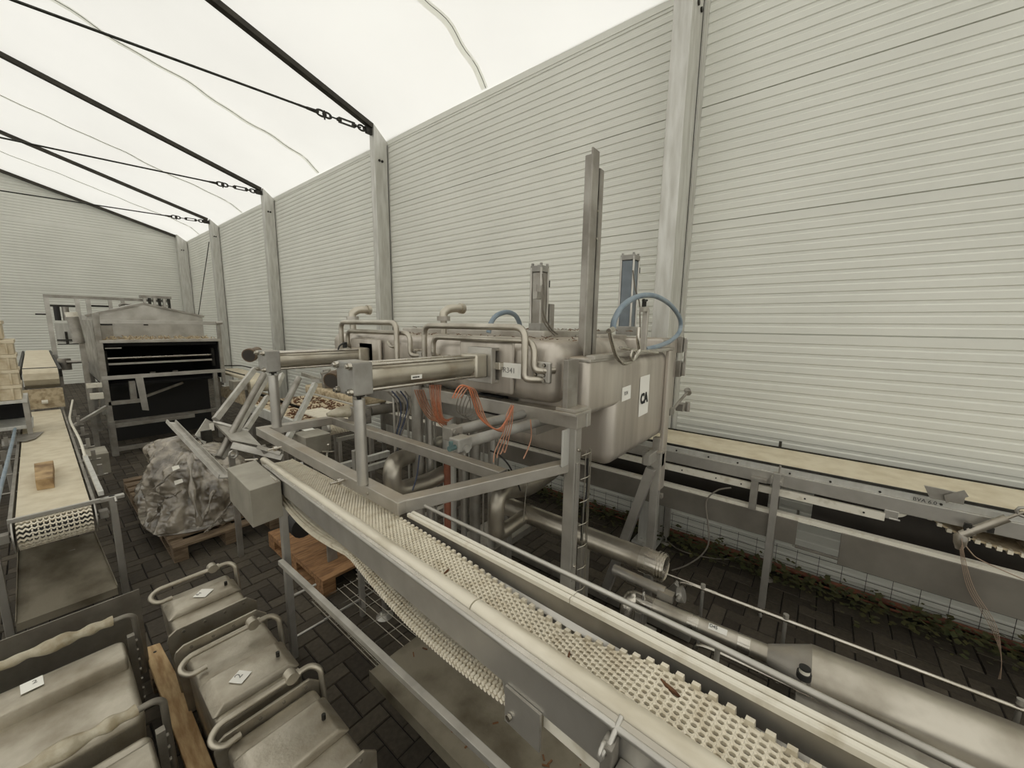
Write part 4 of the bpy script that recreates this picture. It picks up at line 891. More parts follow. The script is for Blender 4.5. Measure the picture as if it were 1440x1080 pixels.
b = MB(); q = q0; b.rings([[q + V((.035 * k * math.cos(t), .03 * k * math.sin(t), dz_)) for t in [i * math.pi / 5 for i in range(10)]] for dz_, k in ((.01, .5), (-.01, 1), (-.05, .9), (-.085, .5))]); b.build('wrapped_joint', 'film', wc)
q = P(1308, 692, 'x', xf - .012); b = MB(); b.poly([q + V((0, .0, -.03)), q + V((0, -.13, -.03)), q + V((0, -.13, .03)), q + V((0, .03, .035))], (-.02, 0, 0)); b.poly([P(1330, 707, 'x', xf - .04), P(1362, 698, 'x', xf - .04), P(1356, 689, 'x', xf - .04), P(1327, 696, 'x', xf - .04)], (-.006, 0, 0)); b.build('switch_bracket', 'steel_dark', wc)
q = P(1283, 703, 'x', xf - .002); text('BVA 6.0', .03, q, (0, -1, -.02), (0, 0, 1), 'ink', wc, 'handwriting')
# loose strings from the joint
b = MB()
for k in range(4): b.tube(smooth(pix([(1349 + k, 757), (1352 + k * 2, 790), (1362 + k * 3, 830), (1392 + 3 * k, 880), (1408, 925), (1404 + k, 955)], 'x', xf - .07 - .005 * k)), .0016, 5)
b.tube(smooth(pix([(1351, 757), (1364, 775), (1380, 788), (1440, 815), (1480, 830)], 'x', xf - .06)), .003, 5); b.build('loose_strings', 'string', wc)
b = MB(); b.tube(smooth(pix([(1028, 686), (1008, 690), (993, 706), (996, 740), (996, 765), (985, 782), (965, 795), (945, 802)], 'x', xf - .06)), .006, 6); b.build('cable', 'grey_cable', wc)
b = MB(); b.tube(smooth(pix([(925, 745), (950, 770), (985, 782), (1020, 786), (1046, 782)], 'z', .03)), .006, 6); tag(b.build('floor_cable', 'grey_cable', None), 'grey cable looping over the pavers beside the machine leg', 'cable')
# red pipe, mesh and weeds at the foot of the wall
b = MB(); b.cyl((XW - .07, -3.0, .028), (XW - .07, 6.5, .028), .022, 12); b.cyl((XW - .13, -3.0, .012), (XW - .13, 6.5, .012), .009, 8); tag(b.build('red_pipe', 'red_pipe', None), 'rusty red pipe lying along the foot of the ribbed wall', 'pipe')
b = MB()
for k in range(3): b.tube([(XW - .025, 3.2, .05 + .07 * k), (XW - .025, -2.6, .05 + .07 * k)], .0022, 5)
for k in range(38): y = 3.15 - k * .15; b.tube([(XW - .022, y, .0), (XW - .022, y, .21)], .0018, 5)
tag(b.build('wire_mesh', 'darkmetal', None), 'dark wire mesh strip standing against the foot of the ribbed wall', 'mesh')
b = MB(); rw = random.Random(11)
for i in range(2600):
    y = rw.uniform(-1.6, 4.6); x = XW - .10 - abs(rw.gauss(0, .14)); z = rw.uniform(.0, .07) * (1 if rw.random() < .85 else 1.9); a = rw.uniform(0, 6.28); l = rw.uniform(.02, .06)
    d = V((math.cos(a), math.sin(a), rw.uniform(-.3, .5))) * l; s = V((-math.sin(a), math.cos(a), rw.uniform(-.3, .3))) * l * .4; q = V((min(x, XW - .06), y, z + .01))
    b.add([q, q + d * .5 + s, q + d, q + d * .5 - s], [(0, 1, 2, 3)])
tag(b.build('weeds', 'leaf', None), 'low green weeds growing along the foot of the ribbed wall', 'weeds', kind='stuff')
# ================================================================ LEFT SIDE: BELT CONVEYORS
lc = thing('belt_conveyor', 'conveyor on the left with a soiled cream belt carrying a wooden block', 'conveyor', (-.04, 6.2, 0))
bx0, bx1, bz, by0, by1, rr_ = -.213, .125, .78, 4.03, 8.75, .10
b = MB(); b.box((bx0, by0, bz - .02), (bx1, by1, bz)); b.build('belt', 'belt', lc)
# end of the belt wrapped over the roller, rows of zigzag links
b = MB(); b.cyl((bx0 + .01, by0, bz - rr_), (bx1 - .01, by0, bz - rr_), rr_ - .012, 32); b.build('end_roller', 'rubber', lc)
b = MB(); NR = 10; nz_ = 26
for i in range(NR):
    a0 = math.radians(86 - i * 18.0)
    for j in range(nz_):
        x0 = bx0 + (bx1 - bx0) * j / nz_; x1 = bx0 + (bx1 - bx0) * (j + 1) / nz_
        edge = 2.1 if (j < 4 or j >= nz_ - 4) else 1.0
        zig = lambda k: (.05 if k % 2 else -.05) * (1.3 if edge > 1 else 1)
        wdt = .135 if edge > 1 else .105
        q = []
        for rr2 in (rr_ + .004, rr_ - .014):
            for (x, aa) in ((x0, a0 + zig(j) + wdt / 2), (x1, a0 + zig(j + 1) + wdt / 2), (x1, a0 + zig(j + 1) - wdt / 2), (x0, a0 + zig(j) - wdt / 2)):
                q.append(V((x, by0 - rr2 * math.cos(aa), bz - rr_ + rr2 * math.sin(aa))))
        b.add(q, [(0, 1, 2, 3), (4, 5, 6, 7), (0, 1, 5, 4), (1, 2, 6, 5), (2, 3, 7, 6), (3, 0, 4, 7)])
        if edge == 1 and j % 2 and i < NR - 1:
            aa = a0 - .12; q = []
            for rr2 in (rr_ + .002, rr_ - .012):
                for (x, a_) in ((x0 - .0035, aa + .07), (x0 + .0035, aa + .07), (x0 + .0035, aa - .07), (x0 - .0035, aa - .07)): q.append(V((x, by0 - rr2 * math.cos(a_), bz - rr_ + rr2 * math.sin(a_))))
            b.add(q, [(0, 1, 2, 3), (4, 5, 6, 7), (0, 1, 5, 4), (1, 2, 6, 5), (2, 3, 7, 6), (3, 0, 4, 7)])
b.build('link_rows', 'belt_white', lc)
for x, s in ((bx0 - .012, -1), (bx1 + .012, 1)):
    b = MB(); b.cyl((x, by0, bz - rr_), (x + s * .008, by0, bz - rr_), rr_ + .012, 32); b.build('end_disc', 'steel', lc)
    b = MB(); b.cyl((x, by0, bz - rr_), (x + s * .075, by0, bz - rr_), .014, 12); b.box((min(x + s * .02, x + s * .07), by0 - .03, bz - rr_ - .03), (max(x + s * .02, x + s * .07), by0 + .03, bz - rr_ + .03)); b.build('bearing', 'steel_dark', lc, bev=.004)
b = MB(); b.box((bx0 - .03, 3.99, bz + .002), (bx1 + .05, 4.01, bz + .03)); b.build('scraper_bar', 'steel', lc, bev=.002)
for x in (bx0 - .035, bx1 + .012):
    b = MB(); b.box((x, 4.05, bz - .14), (x + .02, by1, bz - .01)); b.build('side_frame', 'steel_dark', lc, bev=.003)
for (x, y, top) in ((.236, 4.03, .80), (-.315, 4.03, .72), (.22, 6.3, .72), (-.31, 6.3, .72), (.22, 8.3, .72), (-.31, 8.3, .72)):
    b = MB(); b.box((x - .02, y - .02, 0), (x + .02, y + .02, top)); b.build('leg', 'steel', lc, bev=.004)
b = MB(); b.box((bx1 + .03, 4.0, .775), (.30, 4.045, .80)); b.cyl((.25, 3.99, .795), (.25, 3.96, .77), .008, 8); b.build('leg_bracket', 'steel', lc, bev=.002)
for y in (4.9, 5.5, 6.1, 6.8, 7.5, 8.2):
    b = MB(); b.cyl((bx1, y, bz - .05), (bx1 + .16, y, bz - .045), .008, 8); b.box((bx1 + .10, y - .015, bz - .05), (bx1 + .13, y + .015, bz + .05)); b.build('guide_arm', 'steel_dark', lc)
    b = MB(); b.cyl((bx0, y, bz - .05), (bx0 - .14, y, bz - .045), .008, 8); b.box((bx0 - .12, y - .012, bz - .05), (bx0 - .09, y + .012, bz + .05)); b.build('guide_arm', 'steel_dark', lc)
b = MB(); b.bar((.185, 4.05, .83), (.175, 5.25, .84), .03, .035); b.build('guide_rail', 'zinc', lc, bev=.003)
b = MB(); b.tube(smooth([V((.175, 5.2, .85)), V((.18, 6.0, .86)), V((.165, 7.2, .86)), V((.20, 7.9, .87)), V((.25, 8.5, .93))]), .011, 10); b.build('guide_hose', 'white_plastic', lc)
b = MB(); b.tube(smooth([V((-.29, 3.6, .84)), V((-.285, 4.4, .85)), V((-.27, 5.4, .86)), V((-.255, 6.6, .87)), V((-.25, 7.6, .88))]), .013, 10); b.build('guide_hose', 'hose', lc)
# sloping drip tray under the roller
b = MB()
xa, xb_ = -.275, .185; p = [V((xa + .03, 4.42, .43)), V((xb_ - .05, 4.42, .40)), V((xb_, 3.84, .165)), V((xa, 3.84, .165))]
n_ = (p[1] - p[0]).cross(p[3] - p[0]).normalized()
if n_.z < 0: n_ = -n_
b.poly(p, n_ * -.004)
b.poly([p[3], p[2], p[2] + V((0, -.005, -.05)), p[3] + V((0, -.005, -.05))], (0, -.004, 0))
for a, c in ((p[0], p[3]), (p[1], p[2])): b.poly([a, c, c + V((0, 0, .02)), a + V((0, 0, .02))], (.004, 0, 0))
b.build('drip_tray', 'dirty_sheet', lc)
b = MB(); b.box((-.12, 4.3, .0), (.02, 4.36, .36)); b.build('tray_stand', 'steel_dark', lc)
q = P(131, 618, 'y', 5.75); b = MB(); b.box((.20, 5.75, .50), (.36, 6.1, .72)); b.build('gear_box', 'greybox', lc, bev=.004)
b = MB(); b.box((.15, 5.85, .60), (.20, 5.95, .65)); b.build('gear_shaft', 'steel', lc)
# wooden block and sheet scrap on it
b = MB(); z = bz
b.poly([P(52, 690, 'z', z), P(77, 686, 'z', z), P(77, 660, 'z', z), P(50, 665, 'z', z)], (0, 0, .085))
tag(b.build('wood_block', 'wood_block', None, bev=.004), 'short sawn wooden block lying on the left cream belt', 'wood block')
b = MB(); z = bz + .012
b.poly([P(24, 612, 'z', z), P(62, 607, 'z', z), P(50, 617, 'z', z), P(36, 621, 'z', z), P(24, 621, 'z', z)], (0, 0, .004))
tag(b.build('sheet_scrap', 'steel_dark', None), 'dark pointed sheet scrap lying across the left belt', 'scrap')
# the next conveyor section rising behind
uc = thing('belt_conveyor', 'narrow cream conveyor rising away behind the left belt', 'conveyor', (.0, 11.4, 0))
b = MB(); pts = [(9.05, 1.10), (8.96, 1.14), (8.90, 1.22), (8.92, 1.31), (9.0, 1.37), (14.2, 1.385)]
for (ya, za), (yb, zb_) in zip(pts, pts[1:]): b.poly([V((-.17, ya, za)), V((.165, ya, za)), V((.165, yb, zb_)), V((-.17, yb, zb_))], (0, .02, -.02))
b.build('belt', 'belt', uc)
b = MB(); b.box((-.20, 8.83, .80), (.18, 8.86, 1.09)); b.build('end_plate', 'belt_dirty', uc)
for x in (-.18, -.01):
    b = MB(); b.cyl((x - .03, 8.80, .90), (x + .03, 8.80, .90), .03, 12); b.build('knob', 'white_plastic', uc)
for x in (-.205, .19):
    b = MB(); b.bar((x, 8.98, 1.30), (x, 14.2, 1.32), .03, .12); b.build('side_frame', 'darkmetal', uc)
    for y, h_ in ((9.2, 1.25), (13.5, 1.25)):
        b = MB(); b.box((x - .02, y - .02, 0), (x + .02, y + .02, h_)); b.build('leg', 'steel_dark', uc)
b = MB(); b.box((-.175, 9.1, 1.372), (.17, 9.16, 1.378)); b.build('belt_joint', 'darkmetal', uc)
b = MB(); b.box((-.52, 9.2, 1.02), (-.23, 9.7, 1.20)); b.build('drive_box', 'greybox', uc, bev=.01)
b = MB(); b.cyl((.28, 10.4, 1.22), (.28, 10.4, 1.42), .08, 16); b.cyl((.3, 10.3, 1.36), (.62, 10.3, 1.36), .025, 12); b.build('motor', 'steel_dark', uc)
# stacked cream plastic crates at the far left
prev = None; n = 0
labs = ['cream plastic crate at the bottom of the far left stack', 'cream plastic crate second from the bottom of the far left stack', 'cream plastic crate in the middle of the far left stack', 'cream plastic crate second from the top of the far left stack', 'narrow cream plastic crate topping the far left stack']
for k, (w_, hh) in enumerate(((.40, .17), (.37, .17), (.34, .17), (.32, .16), (.20, .2))):
    z = 1.20 + .17 * k; b = MB(); xr = -.165 - (.0 if k < 4 else .06); x0 = xr - w_
    b.box((x0, 7.0, z), (xr, 7.5, z + hh - .012)); b.box((x0 - .012, 6.988, z + hh - .04), (xr + .012, 7.512, z + hh - .002))
    for i in range(4): b.box((x0 + w_ * (i + .3) / 4, 6.985, z), (x0 + w_ * (i + .5) / 4, 7.0, z + hh - .04))
    tag(b.build('plastic_crate', 'crate', None, bev=.004), labs[k], 'crate', 'cream crates stacked at the far left')
st = thing('work_stand', 'low steel stand under the stack of cream crates at the far left', 'stand', (-.35, 7.3, 0))
b = MB(); b.box((-.62, 6.95, 1.165), (-.13, 7.6, 1.198)); b.build('top_plate', 'zinc', st, bev=.003)
b = MB(); b.box((-.62, 7.0, .86), (-.12, 7.6, .90)); b.build('shelf', 'zinc', st, bev=.003)
for x in (-.6, -.15):
    for y in (7.0, 7.55):
        b = MB(); b.box((x - .02, y - .02, 0), (x + .02, y + .02, 1.165)); b.build('leg', 'steel_dark', st)
b = MB(); b.box((-.6, 7.57, .9), (-.15, 7.59, 1.16)); b.build('back_plate', 'black', st)
b = MB(); b.cyl((-.36, 7.05, .70), (-.2, 7.05, .70), .065, 16); b.box((-.33, 7.0, .60), (-.23, 7.1, .65)); b.build('motor', 'greyblock', st, bev=.004)
b = MB(); b.box((-.36, 7.0, .575), (-.17, 7.2, .60)); b.build('motor_shelf', 'steel_dark', st)
# ================================================================ FAR OVEN
ov = thing('tunnel_oven', 'large grey box machine with a wide dark opening and peaked lid at the far left', 'oven', (1.34, 9.5, 0))
y0 = 8.474
for x, zt, w_ in ((.60, 2.2, .07), (2.09, 2.10, .055)):
    b = MB(); b.box((x - w_ / 2, y0 - .03, 0 if x < 1 else 1.0), (x + w_ / 2, y0 + .03, zt)); b.build('post', 'steel_dark', ov, bev=.004)
b = MB(); b.box((1.94, y0 - .03, .0), (2.0, y0 + .03, 1.22)); b.build('post', 'steel_dark', ov, bev=.004)
for x in (.60, 1.0, 2.06):
    b = MB(); b.box((x - .03, 10.6, 0), (x + .03, 10.66, 1.9)); b.build('post', 'steel_dark', ov)
b = MB(); b.box((.57, y0 - .02, 2.045), (2.10, y0 + .02, 2.105)); b.cyl((2.05, y0 - .05, 2.08), (2.14, y0 - .05, 2.085), .03, 10); b.build('top_rail', 'steel', ov, bev=.003)
b = MB(); b.box((.60, y0 - .035, 1.755), (2.09, y0 + .9, 1.80)); b.build('ledge', 'steel_dust', ov, bev=.004)
b = MB(); b.box((.56, y0 + .03, 1.15), (.60, 10.6, 2.1)); b.build('side_panel', 'steel_dark', ov); b = MB(); b.box((2.08, y0 + .03, 1.15), (2.12, 10.6, 1.8)); b.build('side_panel', 'steel_dark', ov)
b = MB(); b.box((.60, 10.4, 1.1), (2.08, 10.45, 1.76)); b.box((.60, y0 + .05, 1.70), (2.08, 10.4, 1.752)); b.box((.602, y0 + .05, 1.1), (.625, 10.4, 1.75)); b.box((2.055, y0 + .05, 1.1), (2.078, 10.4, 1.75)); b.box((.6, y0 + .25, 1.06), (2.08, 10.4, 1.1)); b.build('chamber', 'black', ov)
# lid with a shallow peak
pk = P(205, 427, 'y', y0 + .8); lf = P(122, 444, 'y', y0 + .8); rt_ = P(275, 445, 'y', y0 + .8); q = y0 + .8
b = MB(); b.poly([V((lf.x, q, 1.80)), V((rt_.x + .1, q, 1.80)), V((rt_.x + .1, q, rt_.z)), V((pk.x + .04, q, pk.z)), V((pk.x - .1, q, pk.z - .003)), V((lf.x, q, lf.z))], (0, 1.2, 0)); b.build('lid', 'steel', ov)
for a, c in (((lf.x - .02, lf.z), (pk.x - .03, pk.z)), ((pk.x - .03, pk.z), (rt_.x + .12, rt_.z))):
    b = MB(); b.bar((a[0], q - .01, a[1] + .0), (c[0], q - .01, c[1]), .06, .03); b.build('lid_flange', 'steel_dark', ov)
b = MB(); b.box((.66, y0 + .4, 1.80), (.80, y0 + .45, 2.02)); b.build('control_box', 'steel_dust', ov, bev=.003); b = MB(); b.box((.66, y0 + .395, 2.02), (.80, y0 + .45, 2.06)); b.build('box_top', 'rubber', ov)
q = P(205, 456, 'y', y0 + .79); b = MB(); b.box(tuple(q + V((-.03, -.01, -.02))), tuple(q + V((.03, .0, .02)))); b.build('badge', 'darkmetal', ov)
# roller shaft and brackets in the mouth
b = MB(); b.cyl((.68, y0 + .25, 1.505), (2.0, y0 + .25, 1.505), .022, 14); b.build('roller_shaft', 'bright', ov)
b = MB(); b.box((.66, y0 + .22, 1.40), (2.02, y0 + .26, 1.43)); b.build('cross_bar', 'steel', ov)
for x in (.66, 2.02):
    b = MB(); b.box((x - .02, y0 + .2, 1.3), (x + .02, y0 + .28, 1.62))
    for z in (1.35, 1.45, 1.56): b.cyl((x, y0 + .19, z), (x, y0 + .2, z), .022, 8)
    b.build('shaft_bracket', 'darkmetal', ov)
b = MB(); b.box((.66, y0 + .12, 1.66), (.84, y0 + .14, 1.68)); b.build('inner_bar', 'steel', ov)
for x in (1.2, 1.5):
    b = MB(); b.box((x, y0 + .6, 1.14), (x + .07, y0 + .65, 1.22)); b.build('inner_block', 'steel_dark', ov)
# lower frame
b = MB(); b.box((.57, y0 - .035, 1.195), (2.12, y0 + .03, 1.255)); b.build('front_rail', 'steel', ov, bev=.003)
b = MB(); b.poly([V((.93, y0 - .04, 1.20)), V((1.02, y0 - .04, 1.20)), V((1.04, y0 - .04, .66)), V((.965, y0 - .04, .68))], (0, -.03, 0))
for z in (.80, .73): b.cyl((1.005, y0 - .085, z), (1.005, y0 - .07, z), .012, 8)
b.build('hanging_plate', 'steel', ov)
b = MB(); b.box((.86, y0 + .0, .8), (.93, y0 + .1, 1.15)); b.build('side_plate', 'steel_dark', ov)
for z, x1 in ((.80, 1.0), (.44, 1.62), (.06, 1.62)):
    b = MB(); b.box((.60, y0 - .03, z), (x1, y0 + .03, z + .06)); b.build('lower_rail', 'steel_dark', ov, bev=.003)
b = MB(); b.bar((1.03, y0 + .2, .85), (1.6, y0 + .5, 1.0), .03, .04); b.build('lower_rail', 'steel_dark', ov)
b = MB(); b.box((.58, y0 - .06, .0), (.64, y0 - .03, .55)); b.build('skirt_leg', 'steel_dark', ov, bev=.003)
for y in (y0 + .4, y0 + 2.0): 
    b = MB(); b.box((.60, y, .42), (2.08, y + .05, .47)); b.build('cross_member', 'steel_dark', ov)
b = MB(); b.box((.64, y0 + 1.0, .0), (2.08, y0 + 1.05, 1.1)); b.build('shade_panel', 'rubber', ov)  # dark sheet added to stand in for the shade under the oven
for x, m_ in ((.42, 'zinc'),):
    b = MB(); b.box((.40, y0 - .1, 1.10), (.56, y0 - .04, 1.17)); b.box((.42, y0 - .12, .93), (.56, y0 - .04, 1.02)); b.build('side_fitting', 'white_plastic', ov, bev=.006)
b = MB(); b.bar((.2, y0 - .4, .62), (.57, y0 - .1, .80), .04, .04); b.build('side_arm', 'steel', ov)
b = MB()
for i in range(160):
    x, y = rt.uniform(.66, 2.05), rt.uniform(y0 + .0, y0 + .7); l = rt.uniform(.02, .09); a = rt.uniform(0, 6.3); b.bar((x, y, 1.803), (x + l * math.cos(a), y + l * math.sin(a), 1.805 + rt.uniform(0, .05)), .012, .01)
tag(b.build('wood_chips', 'belt_dirty', None), 'pale chips and scraps strewn on the ledge of the far oven', 'debris', kind='stuff')
dr = thing('waste_drum', 'grey canister with a white top mounted left of the far oven', 'canister', (.40, y0 + .1, 0))
a, c = P(103, 441, 'y', y0 + .1), P(106, 478, 'y', y0 + .1); b = MB(); b.cyl((.405, y0 + .1, 1.76), (.375, y0 + .1, 2.14), .062, 20); b.build('body', 'steel_dark', dr); b = MB(); b.cyl((.375, y0 + .1, 2.14), (.37, y0 + .1, 2.21), .064, 20); b.build('cap', 'white_plastic', dr)
b = MB(); b.box((.40, y0 + .08, 0), (.46, y0 + .14, 1.78)); b.build('stand_post', 'steel_dark', dr)
# far gantry frame behind the oven
fg = thing('gantry_frame', 'steel gantry frame with hanging fittings standing behind the far oven', 'frame', (1.1, 12.4, 0))
yg = 12.4
for x in (.225, .64, .80):
    b = MB(); b.box((x - .035, yg - .03, 0), (x + .035, yg + .03, 2.58)); b.build('post', 'steel', fg)
b = MB(); b.box((.19, yg - .035, 2.54), (2.15, yg + .035, 2.60)); b.build('top_beam', 'steel_dark', fg)
b = MB(); b.box((.26, yg - .02, 2.36), (.62, yg + .02, 2.40)); b.build('cross_bar', 'darkmetal', fg); b = MB(); b.box((.82, yg - .02, 2.38), (1.12, yg + .02, 2.42)); b.build('cross_bar', 'darkmetal', fg)
b = MB(); b.box((.28, yg + .02, 1.62), (.64, yg + .05, 2.02)); b.build('panel', 'zinc', fg)
for x, w_, m_ in ((.34, .045, 'rubber'), (.46, .05, 'steel_dark')):
    b = MB(); b.cyl((x, yg - .05, 2.08), (x, yg - .05, 2.36), w_, 12); b.build('bottle', m_, fg)
b = MB(); b.box((.28, yg - .06, 1.66), (.62, yg - .03, 1.69)); b.box((.28, yg - .06, 1.58), (.62, yg - .03, 1.60)); b.box((.40, yg - .05, 1.58), (.44, yg - .02, 1.85)); b.build('lower_bracket', 'darkmetal', fg)
for x in (1.1, 1.3): 
    b = MB(); b.box((x, yg - .03, 2.28), (x + .06, yg + .03, 2.54)); b.build('hanger', 'steel', fg)
b = MB(); b.tube([(1.5, yg - .1, 2.45), (1.3, yg - .1, 2.47), (1.25, yg - .1, 2.42), (1.35, yg - .1, 2.38)], .02, 8, .05); b.build('pipe', 'steel_dark', fg)
b = MB(); b.box((1.62, yg - .12, 2.62), (2.16, yg + .1, 2.68)); b.box((1.62, yg - .12, 2.44), (2.12, yg - .06, 2.48)); 
b.build('top_carriage', 'steel_dark', fg)
for k in range(6):
    b = MB(); x = 1.66 + k * .085; b.box((x, yg - .14, 2.40), (x + .045, yg - .07, 2.62)); b.build('carriage_block', 'darkmetal' if k % 2 else 'steel', fg)
b = MB(); b.cyl((.05, yg, 2.20), (.2, yg, 2.20), .015, 8); b.build('side_pin', 'darkmetal', fg)
# conveyor end right of the oven
rc = thing('belt_conveyor', 'short cream conveyor with a grey box beside the right post of the far oven', 'conveyor', (2.45, 8.5, 0))
z = 1.14; c4 = [P(319, 517, 'z', z), P(349, 521, 'z', z)]
b = MB(); b.box((2.22, 7.6, 1.10), (2.62, 9.6, 1.14)); b.cyl((2.22, 7.6, 1.02), (2.62, 7.6, 1.02), .12, 20); b.build('belt', 'belt', rc)
b = MB(); b.tube([(2.2, 7.7, 1.2), (2.2, 9.4, 1.2), (2.3, 9.7, 1.2), (2.65, 9.5, 1.2), (2.68, 8, 1.2)], .012, 8, .15); b.build('guide_tube', 'darkmetal', rc)
b = MB(); b.box((1.98, 7.5, .97), (2.17, 7.75, 1.13)); b.build('drive_box', 'greybox', rc, bev=.006)
b = MB(); b.box((2.25, 7.7, .60), (2.62, 9.4, .80)); b.build('lower_tray', 'belt_dirty', rc, bev=.02)
for x in (2.24, 2.6):
    for y in (7.8, 9.4):
        b = MB(); b.box((x - .02, y - .02, 0), (x + .02, y + .02, 1.0)); b.build('leg', 'steel_dark', rc)
# ================================================================ PALLETS AND PILES
def pallet(x0, y0, w, d, m_, lab, z=.144):
    t = thing('pallet', lab, 'pallet', (x0 + w / 2, y0 + d / 2, 0))
    n = 9 if m_ == 'wood_orange' else 6
    for k in range(n):
        yy = y0 + (d - .12) * k / (n - 1); b = MB(); b.box((x0, yy, z - .022), (x0 + w, yy + .12, z)); b.build('deck_board', m_, t, bev=.002)
    for k in range(3):
        xx = x0 + (w - .1) * k / 2; b = MB(); b.box((xx, y0, z - .044), (xx + .1, y0 + d, z - .022)); b.build('stringer_board', m_, t, bev=.002)
        b = MB(); b.box((xx, y0, 0), (xx + .1, y0 + d, .02)); b.build('bottom_board', m_, t)
        for j in range(3):
            yy = y0 + (d - .14) * j / 2; b = MB(); b.box((xx, yy, .02), (xx + .1, yy + .14, z - .044)); b.build('block', m_, t, bev=.002)
    return t
p1 = pallet(.56, 4.22, .85, 1.15, 'wood', 'grey wooden pallet under the front of the film wrapped load'); 
p2 = pallet(.50, 5.46, .80, 1.15, 'wood', 'grey wooden pallet under the rear of the film wrapped load, farther back')
p3 = pallet(1.19, 2.80, .80, 1.10, 'wood_orange', 'orange brown wooden pallet beneath the front conveyor')
# film wrapped load
fl = thing('wrapped_load', 'bulky machine parts wrapped in crumpled cloudy stretch film on pallets', 'wrapped load', (.9, 5.2, .146))
b = MB(); nu, nv = 200, 100; R = []
for j in range(nv + 1):
    v_ = j / nv; ring = []
    for i in range(nu):
        a = 2 * math.pi * i / nu
        hz = v_; rad = (1.04 - .36 * v_) if v_ < .72 else (1.04 - .36 * .72) * math.sqrt(max(0, 1 - ((v_ - .72) / .28) ** 2))
        ca, sa = math.cos(a), math.sin(a); k = 1.0 / max(abs(ca), abs(sa)) ** .35
        hgt = .60 + .16 * math.exp(-((ca * .5 + .6) ** 2 + (sa * .6 - .1) ** 2) * 3)
        q = V((.93 + .45 * ca * k * rad * (1 - .15 * sa), 5.2 + .78 * sa * k * rad, .15 + hgt * hz))
        n1 = noise.noise(q * 3.1) * .11 + noise.noise(q * 9) * .03 + (.5 - abs(noise.noise(V((q.x * 11, q.y * 11, q.z * 3.5))))) * .06 + (.5 - abs(noise.noise(V((q.x * 24 + q.z * 9, q.y * 24, q.z * 8))))) * .03 - .045 + abs(noise.noise(V((a * 5, hz * 1.5, 3)))) * .05
        dirv = V((ca, sa, .25)).normalized(); q = q + dirv * n1 * (1 if v_ > .02 else 0); q.z = max(q.z, .148); ring.append(q)
    R.append(ring)
b.rings(R); b.build('film_cover', 'film', fl)
b = MB(); q = P(312, 742, 'y', 4.35)
b.cyl((q.x, 4.42, .20), (q.x, 4.30, .195), .022, 12); b.build('shaft_stub', 'bright', fl)
for (px, py, w_) in ((239, 620, .05), (243, 662, .05), (246, 682, .06), (267, 721, .05)):
    q = P(px, py, 'y', 4.55 if py > 640 else 5.3); b = MB(); b.poly([q, q + V((w_, 0, .01)), q + V((w_, .03, .035)), q + V((0, .03, .03))], (0, -.004, 0)); b.build('tape_scrap', 'tag', fl)
def strip(pts, w, nm='film_fold'):
    pts = smooth(pts, 6); L_, R_ = [], []
    b = MB()
    for i, q in enumerate(pts):
        s = (V((1, -.4, .3)).normalized()) * w * (.6 + .4 * math.sin(i * 1.3)); L_.append(q - s); R_.append(q + s)
    for i in range(len(pts) - 1): b.add([L_[i], L_[i + 1], (pts[i + 1] + V((0, -.02, .015))), (pts[i] + V((0, -.02, .015))), R_[i], R_[i + 1]], [(0, 1, 2, 3), (3, 2, 5, 4)], True)
    b.build(nm, 'film', fl)
strip([P(258, 640, 'y', 4.85), P(240, 665, 'y', 4.6), P(222, 683, 'y', 4.52), P(210, 690, 'y', 4.5)], .035)
strip([P(252, 690, 'y', 4.4), P(240, 700, 'y', 4.4), P(210, 694, 'y', 4.45)], .03)
strip([P(268, 640, 'y', 4.7), P(270, 690, 'y', 4.36), P(282, 740, 'y', 4.26)], .03)
strip([P(300, 690, 'y', 4.4), P(290, 720, 'y', 4.3), P(280, 742, 'y', 4.26)], .025)
strip([P(330, 700, 'y', 4.4), P(310, 725, 'y', 4.35), P(290, 748, 'y', 4.28)], .03)
# stand on the orange pallet
ps = thing('pump_stand', 'grey splayed metal stand on the orange brown pallet', 'stand', (1.55, 3.2, .146))
for dx in (-.12, .12):
    b = MB(); b.poly([V((1.5 + dx - .05, 3.0, .146)), V((1.5 + dx + .03, 3.0, .146)), V((1.5 + dx + .02, 3.05, .52)), V((1.5 + dx - .03, 3.05, .52))], (0, .02, 0)); b.build('leg', 'steel_dark', ps)
b = MB(); b.box((1.35, 3.03, .44), (1.66, 3.35, .54)); b.cyl((1.34, 3.2, .62), (1.7, 3.2, .62), .09, 18); b.build('body', 'steel_dark', ps, bev=.01); b = MB(); b.cyl((1.25, 3.25, .40), (1.25, 3.4, .40), .09, 16); b.build('roller', 'rubber', ps)
b = MB(); b.box((1.45, 3.0, .2), (1.7, 3.03, .24)); b.build('tie_bar', 'steel', ps)
# dismantled frame leaning behind the conveyor end
df = thing('dismantled_frame', 'dismantled aluminium frame with slanting uprights behind the grey motor box', 'frame', (1.1, 3.9, 0))
def lean(p, q, ya, yb, w, m_='alu', nm='upright', rnd=False, par=None, h_=None):
    a, c = P(*p, 'y', ya), P(*q, 'y', yb); b = MB()
    if rnd: b.cyl(a, c, w, 14)
    else: b.bar(a, c, w, h_ or w, (0, 1, 0))
    return b.build(nm, m_, par or df, bev=0 if rnd else .003)
lean((303, 590), (358, 519), 3.85, 4.2, .045); lean((307, 643), (371, 526), 3.62, 4.1, .026, 'steel_dark', rnd=True); lean((312, 645), (377, 529), 3.62, 4.12, .035, 'alu')
lean((346, 604), (376, 558), 3.8, 4.2, .04); lean((389, 545), (397, 526), 4.3, 4.5, .04)
b = MB(); b.poly([P(300, 593, 'y', 3.9), P(346, 604, 'y', 3.8), P(368, 627, 'y', 3.55), P(326, 619, 'y', 3.6)], (.0, .01, -.02)); b.build('sheet_panel', 'alu', df)
